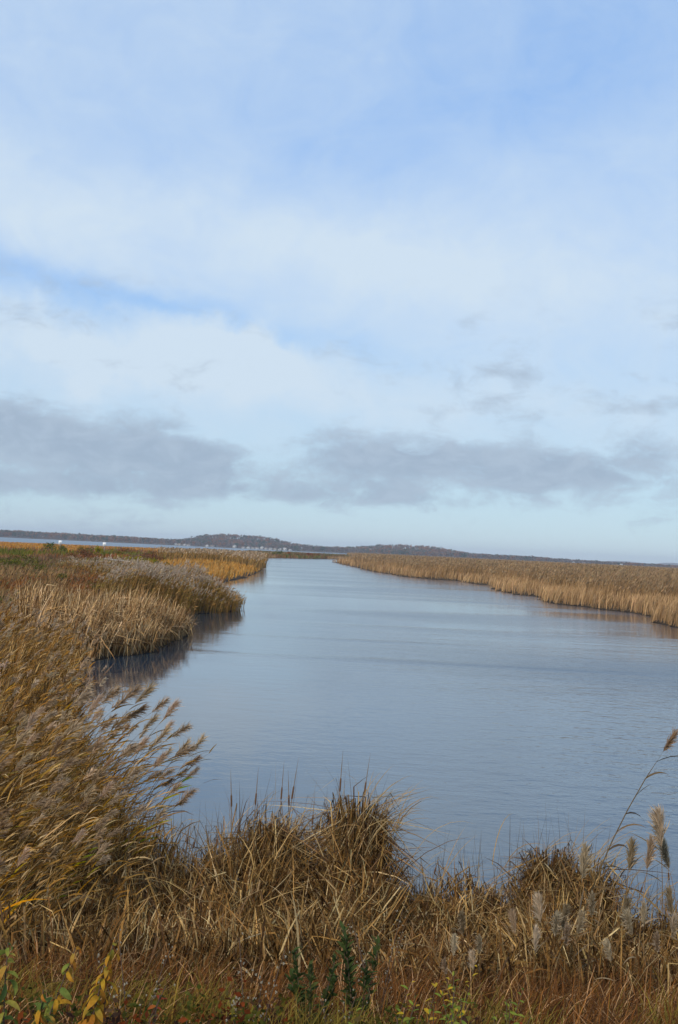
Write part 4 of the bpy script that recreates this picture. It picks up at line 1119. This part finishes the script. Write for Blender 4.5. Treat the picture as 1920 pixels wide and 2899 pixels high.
for i, (x0, z0) in enumerate(HOUSES):
    y0 = 2236 if x0 < 0 else (2420 if x0 < 300 else 2236)
    y0 += rng.uniform(-6, 10)
    g_ = float(ground_z(x0, y0))
    wdt, dpt, ht = rng.uniform(5.5, 8.5), rng.uniform(6, 8), rng.uniform(1.9, 2.9)
    if x0 > 200 and x0 < 300: wdt, ht = 15, 4.5
    if x0 in (-217.2, -110.2, -159.4): ht = 5.0
    cname = ['white', 'cream', 'grey'][(i * 7) % 3 if i % 4 == 1 else 0]
    sid = M_SIDING[['white', 'cream', 'grey'].index(cname)]
    if x0 < 0:
        rank = order.index(i)
        lab = f'{cname} house on the far shore, {ordn[rank]} in the row counted from its left end'
    else:
        lab = {240.7: 'long white house alone high on the wooded hill', 498.3: 'white house beyond the reed bed, leftmost of three', 522.6: 'white house beyond the reed bed, middle of three',
               598.5: 'white house beyond the reed bed, rightmost of three'}[x0].replace('white', cname if x0 > 300 else 'white')
    if x0 > 200 and x0 < 300: sid = M_SIDING[0]
    lift = max(0.0, z0 - g_ - 2.5) if x0 > 300 else 0.0
    r = empty('shore_house', (x0, y0, g_ + lift * 0), rng.uniform(-.5, .5)); tag(r, lab, 'house', 'houses along the far shore')
    ht += lift
    a = Acc(); box(a, (0, 0, ht / 2 - .5), (wdt, dpt, ht + 1)); wl = link('wall', a.mesh('wall', sid), r)
    a = Acc(); e = .4; rh = wdt * .28
    if i % 2 == 0:   # gable facing the water
        P_ = [(-wdt / 2 - e, -dpt / 2 - e, ht), (wdt / 2 + e, -dpt / 2 - e, ht), (0, -dpt / 2 - e, ht + rh), (-wdt / 2 - e, dpt / 2 + e, ht), (wdt / 2 + e, dpt / 2 + e, ht), (0, dpt / 2 + e, ht + rh)]
        a.add(P_, [(0, 2, 5, 3), (2, 1, 4, 5), (0, 3, 4, 1)], None, (0, 0, 0))
        b_ = Acc(); b_.add([(-wdt / 2, -dpt / 2 - .05, ht + .02), (wdt / 2, -dpt / 2 - .05, ht + .02), (0, -dpt / 2 - .05, ht + rh - .3)], None, [(0, 1, 2)], (0, 0, 0))
        link('gable', b_.mesh('gable', sid), r); b_ = Acc()
        b_.add([(-wdt / 2, dpt / 2 + .05, ht + .02), (wdt / 2, dpt / 2 + .05, ht + .02), (0, dpt / 2 + .05, ht + rh - .3)], None, [(0, 2, 1)], (0, 0, 0))
        link('gable', b_.mesh('gable', sid), r)
    else:
        rh = 1.8
        P_ = [(-wdt / 2 - e, -dpt / 2 - e, ht), (wdt / 2 + e, -dpt / 2 - e, ht), (wdt / 2 + e, dpt / 2 + e, ht), (-wdt / 2 - e, dpt / 2 + e, ht), (-wdt / 2 - e, 0, ht + rh), (wdt / 2 + e, 0, ht + rh)]
        a.add(P_, [(0, 1, 5, 4), (3, 4, 5, 2), (0, 3, 2, 1)], [(0, 4, 3), (1, 2, 5)], (0, 0, 0))
    rf = link('roof', a.mesh('roof', M_ROOF[i % 2]), r)
    a = Acc(); box(a, (wdt * .22, dpt * .2, ht + rh * .7), (.8, .8, rh * .9)); link('chimney', a.mesh('chimney', M_ROOF[1]), rf)
    a = Acc(); box(a, (0, 0, 0), (1.2, .06, 1.4)); wme = a.mesh('window', M_GLASS)
    for wxp in (-.28, .28): link('window', wme, r, (wxp * wdt, -dpt / 2 - .03, ht * .5))

# ------------------------------------------------------------------ woodland on the far shore and hills
a = Acc()
nt_ = 6400
tx = rng.uniform(-.50, .50, nt_)
y = 2225 + 480 * rng.random(nt_) ** 1.25
x = tx * y
b = sdist(BAY, x, y)
k = (b > 14)
for hx, hz_ in HOUSES:                                     # clearings at the houses
    hy = 2236 if (hx < 0 or hx > 300) else 2420
    k &= ~((np.abs(x - hx) < 7) & (y > hy - 40) & (y < hy + 4))
x, y, tx = x[k], y[k], tx[k]
gzv = ground_z(x, y)
topv = np.interp(tx, HILL_T, HILL_Z)
hgt = np.where(topv < 12.5, topv * .95, 12.5) * rng.uniform(.82, 1.05, len(x))
t = fbm(x * .012, y * .006, 101); t2 = fbm(x * .03, y * .02, 107)
WP = dict(bare=[(.17, .125, .10), (.145, .105, .085), (.20, .15, .12)], rust=[(.25, .11, .05), (.20, .09, .045), (.28, .14, .065)], pine=[(.045, .065, .035), (.06, .075, .04)], gold=[(.27, .16, .07), (.24, .15, .08)])
hillk = np.exp(-((tx + .095) / .04) ** 2) + np.exp(-((tx - .085) / .05) ** 2)
for i in range(len(x)):
    u = rng.random()
    if (t2[i] > .60 and u < .6) or u < .06: kind = 'pine'
    elif t[i] > .50 and u < .8: kind = 'rust'
    elif u > .975: kind = 'gold'
    elif hillk[i] > .5 and u < .5: kind = 'rust'
    else: kind = 'bare'
    H_ = hgt[i] * (1.08 if kind == 'pine' else 1.0); g_ = gzv[i]
    rw = H_ * rng.uniform(.24, .36)
    lobes = [(x[i] + rng.normal(0, rw * .45), y[i] + rng.normal(0, rw * .3), g_ + H_ * rng.uniform(.40, .85), rw * .75, rw * .7, H_ * .17) for _ in range(5)]
    lobes.append((x[i], y[i], g_ + H_ * .30, rw * .8, rw * .6, H_ * .3))
    cc = WP[kind]; tone_ = math.exp(rng.normal(0, .07))
    leaf_cloud(a, lobes, 32, 1.6, [np.array(q) * (0.8 + .4 * t2[i]) * tone_ for q in cc], .10)
tag(link('woodland', a.mesh('woodland', M_WOOD)), 'autumn woodland covering the far shore and low hills along the horizon', 'woodland', kind='stuff')

# ------------------------------------------------------------------ haze over the bay
a = Acc(); box(a, (0, 0, 36), (18600, 18600, 78))
hm = bpy.data.materials.new('thin_haze'); hm.use_nodes = True
ht_ = hm.node_tree; ht_.nodes.clear()
v = ht_.nodes.new('ShaderNodeVolumePrincipled')
v.inputs['Color'].default_value = (0.80, 0.88, 1.0, 1)
v.inputs['Density'].default_value = 0.00014
v.inputs['Anisotropy'].default_value = 0.0
oo = ht_.nodes.new('ShaderNodeOutputMaterial'); ht_.links.new(v.outputs[0], oo.inputs['Volume'])
tag(link('haze', a.mesh('haze', hm)), 'thin bluish haze softening the far shore', 'haze', kind='stuff')
_tri = lambda me: len(me.loops) - 2 * len(me.polygons)
print('TRIS', sum(_tri(me) for me in bpy.data.meshes), 'OBJ', len(bpy.data.objects), sorted([(_tri(me), me.name) for me in bpy.data.meshes])[-12:])
